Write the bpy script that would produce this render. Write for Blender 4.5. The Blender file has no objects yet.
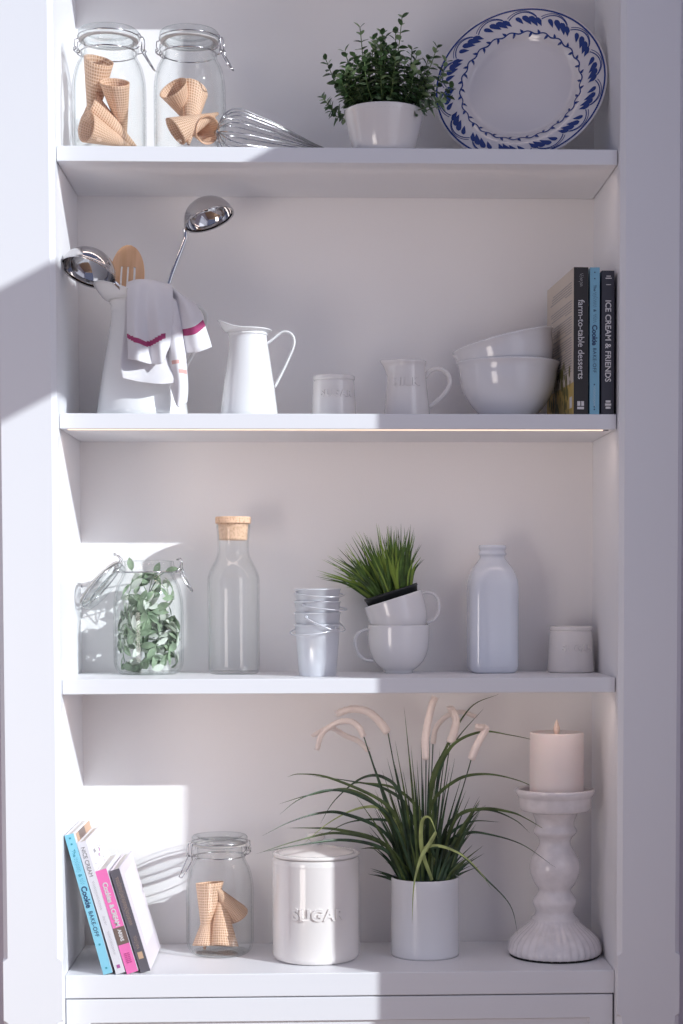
import bpy, math, random
from mathutils import Vector, Matrix, Euler
random.seed(7)
PI = math.pi
SC = bpy.context.scene
COL = SC.collection

# ------------------------------------------------------------------ camera
CPOS = Vector((-0.0397, -2.8529, 1.4746))
CR = Vector((0.99930998, -0.03709193, -0.00193881)); CU = Vector((0.00374415, 0.04866489, 0.99880814)); CF = Vector((0.03695337, 0.9981262, -0.04877018))
FPX = 1758.76; PX0 = 341.5 + 39.53; PY0 = 512 + 164.69
cam = bpy.data.cameras.new('camera'); camo = bpy.data.objects.new('camera', cam); COL.objects.link(camo)
camo.matrix_world = Matrix(((CR.x, CU.x, -CF.x, CPOS.x), (CR.y, CU.y, -CF.y, CPOS.y), (CR.z, CU.z, -CF.z, CPOS.z), (0, 0, 0, 1)))
cam.sensor_fit = 'AUTO'; cam.sensor_width = 36; cam.lens = FPX * 36 / 1024
cam.shift_x = -39.53 / 1024; cam.shift_y = 164.69 / 1024; cam.clip_start = .05; cam.clip_end = 50
SC.camera = camo
def at(px, py, y):
    d = CF + CR * ((px - PX0) / FPX) - CU * ((py - PY0) / FPX)
    return CPOS + d * ((y - CPOS.y) / d.y)

# ------------------------------------------------------------------ materials
def nt(name):
    m = bpy.data.materials.new(name); m.use_nodes = True
    t = m.node_tree; return m, t, t.nodes['Principled BSDF']
def mat(name, col, rough=.5, metal=0, coat=0, spec=.5, bump=0, bscale=200, var=0, vscale=5, sss=0, trans=0):
    m, t, b = nt(name)
    b.inputs['Base Color'].default_value = (*col, 1); b.inputs['Roughness'].default_value = rough
    b.inputs['Metallic'].default_value = metal; b.inputs['Coat Weight'].default_value = coat
    b.inputs['Coat Roughness'].default_value = .04
    b.inputs['Specular IOR Level'].default_value = spec
    if trans: b.inputs['Transmission Weight'].default_value = trans
    if sss:
        b.inputs['Subsurface Weight'].default_value = sss; b.inputs['Subsurface Radius'].default_value = (.01, .006, .005); b.inputs['Subsurface Scale'].default_value = 1
    if bump or var:
        tc = t.nodes.new('ShaderNodeTexCoord')
    if bump:
        n = t.nodes.new('ShaderNodeTexNoise'); n.inputs['Scale'].default_value = bscale
        t.links.new(tc.outputs['Object'], n.inputs['Vector'])
        bp = t.nodes.new('ShaderNodeBump'); bp.inputs['Strength'].default_value = bump; bp.inputs['Distance'].default_value = .001
        t.links.new(n.outputs['Fac'], bp.inputs['Height']); t.links.new(bp.outputs['Normal'], b.inputs['Normal'])
    if var:
        n = t.nodes.new('ShaderNodeTexNoise'); n.inputs['Scale'].default_value = vscale
        t.links.new(tc.outputs['Object'], n.inputs['Vector'])
        r = t.nodes.new('ShaderNodeValToRGB')
        r.color_ramp.elements[0].position = .35; r.color_ramp.elements[1].position = .65
        r.color_ramp.elements[0].color = (*[c * (1 - var) for c in col], 1); r.color_ramp.elements[1].color = (*[min(1, c * (1 + var)) for c in col], 1)
        t.links.new(n.outputs['Fac'], r.inputs['Fac']); t.links.new(r.outputs['Color'], b.inputs['Base Color'])
    return m
def glass_mat(name, tint=(.995, 1, .998), edge=(.78, .81, .82), ior=1.38):
    m = bpy.data.materials.new(name); m.use_nodes = True; t = m.node_tree; t.nodes.clear()
    out = t.nodes.new('ShaderNodeOutputMaterial'); mx = t.nodes.new('ShaderNodeMixShader')
    tr = t.nodes.new('ShaderNodeBsdfTransparent'); gl = t.nodes.new('ShaderNodeBsdfGlossy'); gl.inputs['Roughness'].default_value = .02
    f0 = ((ior - 1) / (ior + 1)) ** 2
    fr = t.nodes.new('ShaderNodeMath'); fr.operation = 'MULTIPLY_ADD'; fr.inputs[1].default_value = 1 - f0; fr.inputs[2].default_value = f0
    lw = t.nodes.new('ShaderNodeLayerWeight'); lw.inputs['Blend'].default_value = .5
    pw = t.nodes.new('ShaderNodeMath'); pw.operation = 'POWER'; pw.inputs[1].default_value = 5
    cm = t.nodes.new('ShaderNodeMix'); cm.data_type = 'RGBA'; cm.inputs[6].default_value = (*tint, 1); cm.inputs[7].default_value = (*edge, 1)
    t.links.new(lw.outputs['Facing'], pw.inputs[0]); t.links.new(pw.outputs[0], fr.inputs[0]); t.links.new(pw.outputs[0], cm.inputs[0]); t.links.new(cm.outputs[2], tr.inputs['Color'])
    t.links.new(fr.outputs[0], mx.inputs[0]); t.links.new(tr.outputs[0], mx.inputs[1]); t.links.new(gl.outputs[0], mx.inputs[2]); t.links.new(mx.outputs[0], out.inputs[0])
    return m
def emis(name, col, s):
    m = bpy.data.materials.new(name); m.use_nodes = True; t = m.node_tree; t.nodes.clear()
    out = t.nodes.new('ShaderNodeOutputMaterial'); e = t.nodes.new('ShaderNodeEmission'); e.inputs[0].default_value = (*col, 1); e.inputs[1].default_value = s
    t.links.new(e.outputs[0], out.inputs[0]); return m
def waffle_mat():
    m, t, b = nt('waffle'); b.inputs['Roughness'].default_value = .75
    uv = t.nodes.new('ShaderNodeTexCoord'); sp = t.nodes.new('ShaderNodeSeparateXYZ'); t.links.new(uv.outputs['UV'], sp.inputs[0])
    outs = []
    for k, n in ((0, 34), (1, 24)):
        mu = t.nodes.new('ShaderNodeMath'); mu.operation = 'MULTIPLY'; mu.inputs[1].default_value = n; t.links.new(sp.outputs[k], mu.inputs[0])
        pp = t.nodes.new('ShaderNodeMath'); pp.operation = 'PINGPONG'; pp.inputs[1].default_value = .5; t.links.new(mu.outputs[0], pp.inputs[0])
        outs.append(pp)
    mi = t.nodes.new('ShaderNodeMath'); mi.operation = 'MINIMUM'; t.links.new(outs[0].outputs[0], mi.inputs[0]); t.links.new(outs[1].outputs[0], mi.inputs[1])
    r = t.nodes.new('ShaderNodeValToRGB'); r.color_ramp.elements[0].position = .08; r.color_ramp.elements[1].position = .24
    r.color_ramp.elements[0].color = (.93, .66, .48, 1); r.color_ramp.elements[1].color = (.62, .34, .20, 1)
    t.links.new(mi.outputs[0], r.inputs[0]); t.links.new(r.outputs[0], b.inputs['Base Color'])
    iv = t.nodes.new('ShaderNodeMath'); iv.operation = 'SUBTRACT'; iv.inputs[0].default_value = .5; t.links.new(mi.outputs[0], iv.inputs[1])
    bp = t.nodes.new('ShaderNodeBump'); bp.inputs['Strength'].default_value = .9; bp.inputs['Distance'].default_value = .002
    t.links.new(iv.outputs[0], bp.inputs['Height']); t.links.new(bp.outputs['Normal'], b.inputs['Normal'])
    return m
def cork_mat():
    m, t, b = nt('cork'); b.inputs['Roughness'].default_value = .85
    tc = t.nodes.new('ShaderNodeTexCoord'); v = t.nodes.new('ShaderNodeTexVoronoi'); v.inputs['Scale'].default_value = 300
    t.links.new(tc.outputs['Object'], v.inputs['Vector'])
    r = t.nodes.new('ShaderNodeValToRGB'); e = r.color_ramp.elements
    e[0].position = .0; e[0].color = (.34, .15, .07, 1); e[1].position = .45; e[1].color = (.80, .55, .38, 1)
    t.links.new(v.outputs['Distance'], r.inputs[0]); t.links.new(r.outputs[0], b.inputs['Base Color']); return m
def wood_mat(name, a, c, scale, plank=False):
    m, t, b = nt(name); b.inputs['Roughness'].default_value = .45
    tc = t.nodes.new('ShaderNodeTexCoord'); mp = t.nodes.new('ShaderNodeMapping'); mp.inputs['Scale'].default_value = scale
    t.links.new(tc.outputs['Object'], mp.inputs[0]); n = t.nodes.new('ShaderNodeTexNoise'); n.inputs['Scale'].default_value = 6; n.inputs['Detail'].default_value = 5
    t.links.new(mp.outputs[0], n.inputs['Vector'])
    r = t.nodes.new('ShaderNodeValToRGB'); r.color_ramp.elements[0].position = .3; r.color_ramp.elements[1].position = .7
    r.color_ramp.elements[0].color = (*a, 1); r.color_ramp.elements[1].color = (*c, 1)
    t.links.new(n.outputs['Fac'], r.inputs[0])
    if plank:
        bk = t.nodes.new('ShaderNodeTexBrick'); bk.inputs['Scale'].default_value = 1; bk.inputs['Brick Width'].default_value = 1.4; bk.inputs['Row Height'].default_value = .13; bk.inputs['Mortar Size'].default_value = .003
        bk.inputs['Color1'].default_value = (1, 1, 1, 1); bk.inputs['Color2'].default_value = (.8, .8, .8, 1); bk.inputs['Mortar'].default_value = (.3, .3, .3, 1)
        t.links.new(tc.outputs['Object'], bk.inputs['Vector'])
        mu = t.nodes.new('ShaderNodeMix'); mu.data_type = 'RGBA'; mu.blend_type = 'MULTIPLY'; mu.inputs[0].default_value = 1
        t.links.new(r.outputs[0], mu.inputs[6]); t.links.new(bk.outputs['Color'], mu.inputs[7]); t.links.new(mu.outputs[2], b.inputs['Base Color'])
    else: t.links.new(r.outputs[0], b.inputs['Base Color'])
    return m

M = {}
M['paint'] = mat('white_paint', (.86, .86, .885), .42, bump=.06, bscale=60)
M['panelpaint'] = mat('back_panel_paint', (.89, .87, .865), .6, bump=.15, bscale=500)
M['wall'] = mat('wall_paint', (.62, .58, .64), .8, bump=.1, bscale=120)
M['floor'] = wood_mat('floor_boards', (.45, .27, .15), (.62, .40, .24), (.4, 6, 1), True)
M['gap'] = mat('dark_gap', (.03, .03, .04), .9)
M['ceramic'] = mat('white_glaze', (.84, .83, .84), .12, coat=.5)
M['cream'] = mat('ivory_glaze', (.86, .82, .79), .1, coat=.6)
M['enamel'] = mat('white_enamel', (.88, .88, .88), .12, coat=.4)
M['satin'] = mat('satin_white_glaze', (.80, .81, .84), .22, coat=.2)
M['milkglass'] = mat('milk_white_glass', (.74, .78, .86), .08, coat=.6)
M['candleglaze'] = mat('crackled_white_glaze', (.80, .76, .77), .25, coat=.4, bump=.25, bscale=70, var=.05, vscale=60)
M['plate'] = mat('plate_glaze', (.78, .74, .75), .14, coat=.4)
M['blue'] = mat('cobalt_blue_glaze', (.018, .045, .22), .15, coat=.4)
M['chrome'] = mat('polished_steel', (.62, .61, .62), .07, metal=1)
M['wire'] = mat('steel_wire', (.55, .54, .55), .18, metal=1)
M['tin'] = mat('painted_tin', (.76, .78, .82), .3, metal=.25, coat=.2)
M['tinwire'] = mat('white_wire', (.75, .76, .80), .3, metal=.3)
M['glass'] = glass_mat('clear_glass')
M['thickglass'] = glass_mat('clear_thick_glass', (.95, .965, .965), (.5, .55, .56), 1.6)
M['seal'] = mat('clear_rubber_seal', (.85, .80, .78), .5, trans=.5)
M['waffle'] = waffle_mat(); M['cork'] = cork_mat()
M['spat'] = wood_mat('beech_wood', (.62, .36, .20), (.74, .47, .29), (20, 20, 2))
M['towel'] = mat('white_cotton', (.80, .78, .80), .9, bump=.5, bscale=900)
M['magenta'] = mat('magenta_stripe', (.40, .06, .17), .9)
M['pinkfaint'] = mat('faded_pink_stripe', (.72, .42, .38), .9)
M['wax'] = mat('pale_wax', (.80, .72, .70), .5, sss=.3)
M['flame'] = mat('plastic_flame', (.85, .66, .56), .4, sss=.3)
M['felt'] = mat('black_felt', (.015, .015, .015), .9)
M['soil'] = mat('dark_soil', (.03, .028, .022), .95, bump=1, bscale=200)
M['boxleaf'] = mat('box_leaf', (.085, .16, .065), .4, var=.5, vscale=60, spec=.4)
M['boxleaf2'] = mat('pale_box_leaf', (.30, .42, .22), .45, var=.3, vscale=60)
M['boxstem'] = mat('green_stem', (.13, .2, .06), .6)
M['grass'] = mat('bright_grass', (.07, .14, .02), .45, var=.5, vscale=50)
M['grass2'] = mat('young_grass', (.24, .36, .05), .45)
M['reed'] = mat('dark_reed', (.030, .065, .028), .4, var=.5, vscale=40)
M['reed2'] = mat('variegated_reed', (.42, .50, .18), .4, var=.35, vscale=30)
M['reed3'] = mat('olive_reed', (.075, .115, .03), .4, var=.4, vscale=40)
M['plume'] = mat('cream_plume', (.92, .83, .78), .9, bump=1, bscale=900)
M['eucal'] = mat('sage_leaf', (.22, .30, .19), .55, var=.35, vscale=50)
M['eucal2'] = mat('pale_sage_leaf', (.62, .67, .58), .6)
M['blackpot'] = mat('black_plastic', (.012, .016, .018), .5)
M['page'] = mat('book_pages', (.80, .77, .72), .8, bump=.3, bscale=800)
def flat(n, c, r=.45): M[n] = mat(n, c, r); return M[n]
flat('spine_black', (.022, .018, .018)); flat('book_blue', (.23, .50, .66)); flat('spine_dark', (.04, .04, .055)); flat('book_beige', (.62, .55, .47), .6)
flat('ink_white', (.72, .70, .70)); flat('ink_navy', (.03, .07, .16)); flat('ink_grey', (.25, .24, .25)); flat('ink_teal', (.05, .33, .42))
flat('book_sky', (.28, .66, .82)); flat('book_pale', (.80, .78, .82)); flat('book_pink', (.90, .20, .50)); flat('book_brown', (.20, .14, .12)); flat('book_char', (.13, .12, .14))
flat('ink_gold', (.62, .42, .28)); flat('ink_plum', (.45, .12, .35)); flat('cover_blush', (.76, .70, .76)); flat('ink_darkpink', (.55, .08, .28))
flat('picture_olive_and_shade', (.16, .15, .05)); flat('picture_yellow', (.55, .40, .12)); flat('picture_tan', (.62, .40, .26))
M['led'] = emis('led_warm', (1, .74, .58), 1.5)

# ------------------------------------------------------------------ mesh builder
class MB:
    def __init__(s): s.v = []; s.f = []; s.m = []; s.sm = []; s.uv = []
    def add(s, vs, fs, mi=0, smooth=True, xf=None, uvs=None):
        o = len(s.v)
        for p in vs:
            p = Vector(p); s.v.append(xf @ p if xf else p)
        for i, f in enumerate(fs):
            s.f.append([o + a for a in f]); s.m.append(mi[i] if isinstance(mi, list) else mi); s.sm.append(smooth)
            s.uv.append(uvs[i] if uvs else None)
        return s
    def box(s, a, b, mi=0, xf=None):
        x0, y0, z0 = a; x1, y1, z1 = b
        vs = [(x0, y0, z0), (x1, y0, z0), (x1, y1, z0), (x0, y1, z0), (x0, y0, z1), (x1, y0, z1), (x1, y1, z1), (x0, y1, z1)]
        return s.add(vs, [(0, 3, 2, 1), (4, 5, 6, 7), (0, 1, 5, 4), (1, 2, 6, 5), (2, 3, 7, 6), (3, 0, 4, 7)], mi, False, xf)
    def lathe(s, prof, n=64, mi=0, xf=None, fn=None, smooth=True):
        vs = []; fs = []; rings = []
        for (r, z) in prof:
            if r < 1e-6: rings.append([len(vs)]); vs.append((0, 0, z))
            else:
                ring = []
                for k in range(n):
                    a = 2 * PI * k / n; rr, zz = (fn(r, z, a) if fn else (r, z))
                    ring.append(len(vs)); vs.append((rr * math.cos(a), rr * math.sin(a), zz))
                rings.append(ring)
        for a, b in zip(rings, rings[1:]):
            for k in range(n):
                k2 = (k + 1) % n
                if len(a) == 1 and len(b) == 1: continue
                if len(a) == 1: fs.append((a[0], b[k2], b[k]))
                elif len(b) == 1: fs.append((a[k], a[k2], b[0]))
                else: fs.append((a[k], a[k2], b[k2], b[k]))
        return s.add(vs, fs, mi, smooth, xf)
    def tube(s, pts, r, n=8, mi=0, closed=False, xf=None, flat=1, up=None, cap=True):
        pts = [Vector(p) for p in pts]; N = len(pts); rs = r if isinstance(r, (list, tuple)) else [r] * N
        vs = []; fs = []; prev = None
        for i, p in enumerate(pts):
            a = pts[i - 1] if (i > 0 or closed) else p; b = pts[(i + 1) % N] if (i < N - 1 or closed) else p
            t = (b - a).normalized() if (b - a).length > 1e-9 else Vector((0, 0, 1))
            if prev is None:
                u = Vector(up) if up else (Vector((0, 0, 1)) if abs(t.z) < .9 else Vector((1, 0, 0)))
            else: u = prev if not up else Vector(up)
            u = (u - t * u.dot(t)).normalized(); prev = u; w = t.cross(u)
            for k in range(n):
                an = 2 * PI * k / n; vs.append(p + u * (math.cos(an) * rs[i]) + w * (math.sin(an) * rs[i] * flat))
        for i in range(N if closed else N - 1):
            j = (i + 1) % N
            for k in range(n): fs.append((i * n + k, i * n + (k + 1) % n, j * n + (k + 1) % n, j * n + k))
        if not closed and cap: fs.append(tuple(range(n))[::-1]); fs.append(tuple(range((N - 1) * n, N * n)))
        return s.add(vs, fs, mi, True, xf)
    def poly(s, pts, mi=0, xf=None): return s.add(pts, [tuple(range(len(pts)))], mi, False, xf)
    def prism(s, pts2, z0, z1, mi=0, xf=None, smooth=False):
        n = len(pts2); vs = [(x, y, z0) for x, y in pts2] + [(x, y, z1) for x, y in pts2]
        fs = [tuple(range(n))[::-1], tuple(range(n, 2 * n))] + [(k, (k + 1) % n, n + (k + 1) % n, n + k) for k in range(n)]
        return s.add(vs, fs, mi, smooth, xf)
    def text(s, body, size, mi, fnmap, ext=.0005, bold=.0, align='LEFT', space=1.0):
        cu = bpy.data.curves.new('t', 'FONT'); cu.body = body; cu.size = size; cu.extrude = ext; cu.offset = bold; cu.align_x = align; cu.align_y = 'CENTER'; cu.space_character = space; cu.resolution_u = 3
        ob = bpy.data.objects.new('t', cu); COL.objects.link(ob); dg = bpy.context.evaluated_depsgraph_get(); dg.update()
        me = bpy.data.meshes.new_from_object(ob.evaluated_get(dg))
        yc = (min(v.co.y for v in me.vertices) + max(v.co.y for v in me.vertices)) / 2
        s.add([fnmap(v.co.x, v.co.y - yc, v.co.z) for v in me.vertices], [tuple(p.vertices) for p in me.polygons], mi, False)
        bpy.data.objects.remove(ob); bpy.data.curves.remove(cu); bpy.data.meshes.remove(me); return s
    def build(s, name, mats, parent=None, loc=None, rot=None, bevel=0, solid=0, soff=0, angle=None):
        me = bpy.data.meshes.new(name); me.from_pydata([tuple(v) for v in s.v], [], s.f)
        for m in (mats if isinstance(mats, (list, tuple)) else [mats]): me.materials.append(M[m])
        me.polygons.foreach_set('material_index', s.m); me.polygons.foreach_set('use_smooth', s.sm)
        if any(u for u in s.uv):
            ul = me.uv_layers.new(name='UVMap')
            for p, u in zip(me.polygons, s.uv):
                if u:
                    for li, c in zip(p.loop_indices, u): ul.data[li].uv = c
        me.update()
        o = bpy.data.objects.new(name, me); COL.objects.link(o)
        if parent: o.parent = parent
        if loc is not None: o.location = loc
        if rot is not None: o.rotation_euler = rot
        if bevel:
            b = o.modifiers.new('bevel', 'BEVEL'); b.width = bevel; b.segments = 2; b.limit_method = 'ANGLE'; b.angle_limit = .6
        if solid:
            d = o.modifiers.new('solid', 'SOLIDIFY'); d.thickness = solid; d.offset = soff
        if angle:
            me.shade_smooth() if hasattr(me, 'shade_smooth') else None
            try: me.set_sharp_from_angle(angle=angle)
            except Exception: pass
        return o
def tag(o, label=None, cat=None, group=None, kind=None):
    if label: o['label'] = label
    if cat: o['category'] = cat
    if group: o['group'] = group
    if kind: o['kind'] = kind
    return o
def thing(name, label, cat, loc=(0, 0, 0), rz=0, group=None, rot=None):
    o = bpy.data.objects.new(name, None); COL.objects.link(o); o.location = loc
    o.rotation_euler = rot if rot else (0, 0, rz); o.empty_display_size = .03
    return tag(o, label, cat, group)
def cr(pts, n=8):
    P = [Vector(p) for p in pts]; P = [P[0] * 2 - P[1]] + P + [P[-1] * 2 - P[-2]]; out = []
    for i in range(1, len(P) - 2):
        a, b, c, d = P[i - 1:i + 3]
        for k in range(n):
            t = k / n; out.append(.5 * ((2 * b) + (c - a) * t + (2 * a - 5 * b + 4 * c - d) * t * t + (-a + 3 * b - 3 * c + d) * t ** 3))
    out.append(P[-2]); return out
def smooth_prof(pts, n=5): return [(max(0, p.x), p.y) for p in cr([(r, z, 0) for r, z in pts], n)]
def shell(outer, th, n=5, floor=None):
    """outer profile bottom->top; returns closed cup profile with inside wall"""
    o = smooth_prof(outer, n); fl = floor if floor is not None else th
    inner = [(max(0, r - th), max(z, o[0][1] + fl)) for r, z in reversed(o)]
    top = o[-1]; lip = [(top[0] - th * .15, top[1] + th * .35), (top[0] - th * .5, top[1] + th * .5), (top[0] - th * .85, top[1] + th * .35)]
    return [(0, o[0][1])] + o + lip + inner + [(0, o[0][1] + fl)]

S1, S2, S3, S4 = 2.1832, 1.7599, 1.3325, .85
D = .25

# ------------------------------------------------------------------ room shell
def struct(o): o['kind'] = 'structure'; return o
WX = .9
SUN = Vector((-1.327, 1, -.706)).normalized()
b = MB().box((-3.2, -4.6, -.05), (WX, .32, 0)); struct(b.build('floor', 'floor'))
b = MB().box((-3.2, 0, 0), (-.5465, .32, 3.6)).box((.5535, 0, 0), (WX, .32, 3.6)).box((-.5465, 0, 2.86), (.5535, .32, 3.6)).box((-.5465, .285, 0), (.5535, .32, 2.86)); struct(b.build('wall_back', 'wall'))
yj = -(WX - .0600) / 1.327; s = .532
zl = 1.7936 + s * (WX + .4605); zh = 1.9949 + s * (WX + .4583)
b = MB().box((WX, yj, 0), (WX + .12, .32, 3.6)).box((WX, -4.6, 0), (WX + .12, yj, .95)).box((WX, -4.6, 3.45), (WX + .12, yj, 3.6)).box((WX, -4.6, .95), (WX + .12, -4.2, 3.45))
struct(b.build('wall_right', 'wall'))
b = MB().box((WX, -4.2, zl), (WX + .02, yj, zh)).box((WX, -2.3, .95), (WX + .02, -2.18, 3.45)).box((WX, -4.2, .95), (WX + .1, yj, .99))
struct(b.build('window_1', 'paint'))

# ------------------------------------------------------------------ bookcase
bc = thing('built_in_bookcase', 'white painted built-in bookcase with four shelves between chamfered pilasters', 'bookcase', (0, 0, 0))
MB().box((-.47, D, .05), (.47, D + .02, 2.86)).build('back_panel', 'panelpaint', bc)
for sx in (-1, 1):
    a, c = sorted((sx * .45, sx * .47)); MB().box((a, -.003, .05), (c, D, 2.86)).build('side_panel', 'paint', bc)
    o, i, e = .5455 if sx < 0 else .5525, .450, .008
    mb = MB(); vs = []; fs = []
    secs = [(0, e), (.7786, e), (.7836, .0006), (.879, .0006), (.884, e), (2.86, e)]
    for z, ch in secs:
        vs += [(sx * i, -.004, z), (sx * i, -.026 + ch, z), (sx * (i + ch), -.026, z), (sx * (o - ch), -.026, z), (sx * o, -.026 + ch, z), (sx * o, .0, z)]
    for q in range(len(secs) - 1):
        for k in range(6):
            f = (q * 6 + k, q * 6 + (k + 1) % 6, (q + 1) * 6 + (k + 1) % 6, (q + 1) * 6 + k); fs.append(f if sx > 0 else f[::-1])
    fs.append(tuple(range(6))); fs.append(tuple(range(30, 36)))
    mb.add(vs, fs, 0, False).build('pilaster', 'paint', bc)
    a, c = sorted((sx * .47, sx * .545)); MB().box((a, -.004, 0), (c, .28, 2.86)).build('post', 'paint', bc)
MB().box((-.45, 0, 2.62), (.45, D, 2.645)).build('top_board', 'paint', bc, bevel=.0012)
for zt, zb, led in ((S1, 2.1589, 0), (S2, 1.7353, 1), (S3, 1.3082, 1)):
    mb = MB().box((-.4492, 0, zb), (.4485, D - .001, zt)); sh = mb.build('shelf', 'paint', bc, bevel=.0012)
    if led:
        pr_ = .0012 if zt > 1.5 else .0001; tag(MB().box((-.437, .006, zb - pr_), (.428, .013, zb + .0004)).build('led_strip', 'led', sh), 'warm glowing light strip')
        MB().box((.4285, .006, zb - pr_ - .0001), (.437, .013, zb + .0002)).build('strip_end_cap', 'ink_grey', sh)
MB().box((-.4495, 0, .8119), (.4495, D - .001, S4)).build('counter', 'paint', bc, bevel=.0015)
MB().box((-.4495, .012, .02), (.4495, D - .001, .811)).build('base_cabinet', 'gap', bc)
def panel_front(name, x0, x1, z0, z1, parent):
    mb = MB(); f = .038; bv = .012; d = .007
    def ring(g, y): return [(x0 + g, y, z0 + g), (x1 - g, y, z0 + g), (x1 - g, y, z1 - g), (x0 + g, y, z1 - g)]
    vs = ring(0, .011) + ring(0, .001) + ring(.001, 0) + ring(f, 0) + ring(f + .003, d) + ring(f + bv, d); fs = [(3, 2, 1, 0)]
    for q in range(5):
        for k in range(4): fs.append((q * 4 + k, q * 4 + (k + 1) % 4, (q + 1) * 4 + (k + 1) % 4, (q + 1) * 4 + k))
    fs.append((20, 21, 22, 23)); return mb.add(vs, fs, 0, False).build(name, 'paint', parent)
panel_front('drawer_front', -.4485, .4470, .60, .8098, bc)
panel_front('cabinet_door', -.4485, -.002, .06, .597, bc); panel_front('cabinet_door', .002, .4470, .06, .597, bc)

# ------------------------------------------------------------------ clip jars
def ringpts(r, z, n=40, cx=0): return [(cx + r * math.cos(2 * PI * k / n), r * math.sin(2 * PI * k / n), z) for k in range(n)]
JP = [(.040, .0), (.047, .0015), (.053, .007), (.0572, .018), (.058, .03), (.058, .07), (.058, .105), (.0567, .125), (.052, .146), (.0462, .158), (.0432, .165)]
def jar_radius(z):
    for (r0, z0), (r1, z1) in zip(JP, JP[1:]):
        if z <= z1: return r0 + (r1 - r0) * (z - z0) / (z1 - z0 + 1e-9)
    return .043
def clip_jar(label, loc, rz, k=1.0, open_=0, kz=1.0):
    t = thing('clip_top_jar', label, 'jar', loc, rz, 'clip-top glass jars'); t.scale = (k, k, k * kz)
    o = smooth_prof(JP, 4)
    neck = [(.0428, .168), (.0432, .172), (.0468, .1735), (.0472, .176), (.0468, .1785), (.0438, .180), (.0430, .183), (.0425, .187), (.041, .1885)]
    inner = [(.039, .187), (.0385, .172), (.0405, .163)] + [(r - .0028, max(z, .0045)) for r, z in reversed(o[:-3])]
    MB().lathe([(0, .0025), (.02, .002), (.036, .0)] + o + neck + inner + [(0, .0045)], 72).build('glass_body', 'glass', t)
    mw = MB().tube(ringpts(.0440, .1695), .0011, 6, closed=True); mw.build('neck_wire', 'wire', t)
    # lid
    piv = Vector((-.050, 0, .190))
    def L(p): return Vector(p) - piv
    lr = bpy.data.objects.new('lid', None)
    lid = MB().lathe([(r, z) for r, z in [(0, .1995), (.02, .1995), (.036, .2005), (.0375, .2025), (.041, .206), (.0455, .2055), (.048, .2025), (.0482, .197), (.0472, .193), (.0460, .1915), (.042, .191), (.0375, .1905), (.037, .186), (.030, .1845), (0, .1845)]], 72, xf=Matrix.Translation(-piv)).build('lid', 'thickglass', t, loc=piv)
    if open_: lid.rotation_euler = (0, -open_, 0)
    MB().lathe([(.0385, .1885), (.0465, .1885), (.0467, .190), (.0465, .1908), (.0385, .1908), (.0385, .1885)], 60, xf=Matrix.Translation(-piv)).build('seal', 'seal', lid)
    lw = MB().tube([L(p) for p in ringpts(.0485, .1945)], .0011, 6, closed=True)
    # hinge loop fixed to lid wire
    lw.tube([L(p) for p in [(-.047, .007, .1945), (-.054, .007, .193), (-.0545, .007, .184), (-.052, .006, .180), (-.0545, .004, .178)]], .0010, 6)
    lw.tube([L(p) for p in [(-.047, -.007, .1945), (-.054, -.007, .193), (-.0545, -.007, .184), (-.052, -.006, .180), (-.0545, -.004, .178)]], .0010, 6)
    lw.build('lid_wire', 'wire', lid)
    h = MB()
    for sy in (-1, 1):
        h.tube([(-.043, sy * .010, .1695), (-.050, sy * .010, .170), (-.0545, sy * .009, .174), (-.0555, sy * .0075, .180), (-.0525, sy * .0055, .1815), (-.051, sy * .007, .178), (-.0535, sy * .009, .1755)], .001, 6)
    h.tube([(-.0545, -.010, .1745), (-.0545, .010, .1745)], .001, 6)
    h.build('hinge', 'wire', t)
    # clasp: bail + lever
    c = MB()
    if not open_:
        for sy in (-1, 1): c.tube([(.0475, sy * .008, .1945), (.053, sy * .008, .1955), (.056, sy * .0075, .190), (.0565, sy * .0070, .180), (.0555, sy * .007, .172)], .001, 6)
        c.tube([(.0555, -.0085, .172), (.0555, .0085, .172)], .001, 6)
    lv = MB()
    for sy in (-1, 1):
        lv.tube([(.0435, sy * .0125, .1695), (.050, sy * .0125, .1705), (.0555, sy * .0115, .1760), (.058, sy * .0105, .1725), (.0560, sy * .0100, .1690), (.0595, sy * .0100, .162), (.0665, sy * .0085, .150), (.0735, sy * .0065, .1385)], .00105, 6)
    lv.tube([(.0735, -.0065, .1385), (.0742, 0, .1375), (.0735, .0065, .1385)], .00105, 6)
    if open_:
        for sy in (-1, 1): c.tube([(.0555, sy * .008, .176), (.0565, sy * .007, .186), (.0535, sy * .0065, .193), (.050, sy * .006, .190)], .001, 6)
        c.tube([(.050, -.006, .190), (.050, .006, .190)], .001, 6)
    c.build('clasp', 'wire', t); lv.build('lever', 'wire', t)
    return t
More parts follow.
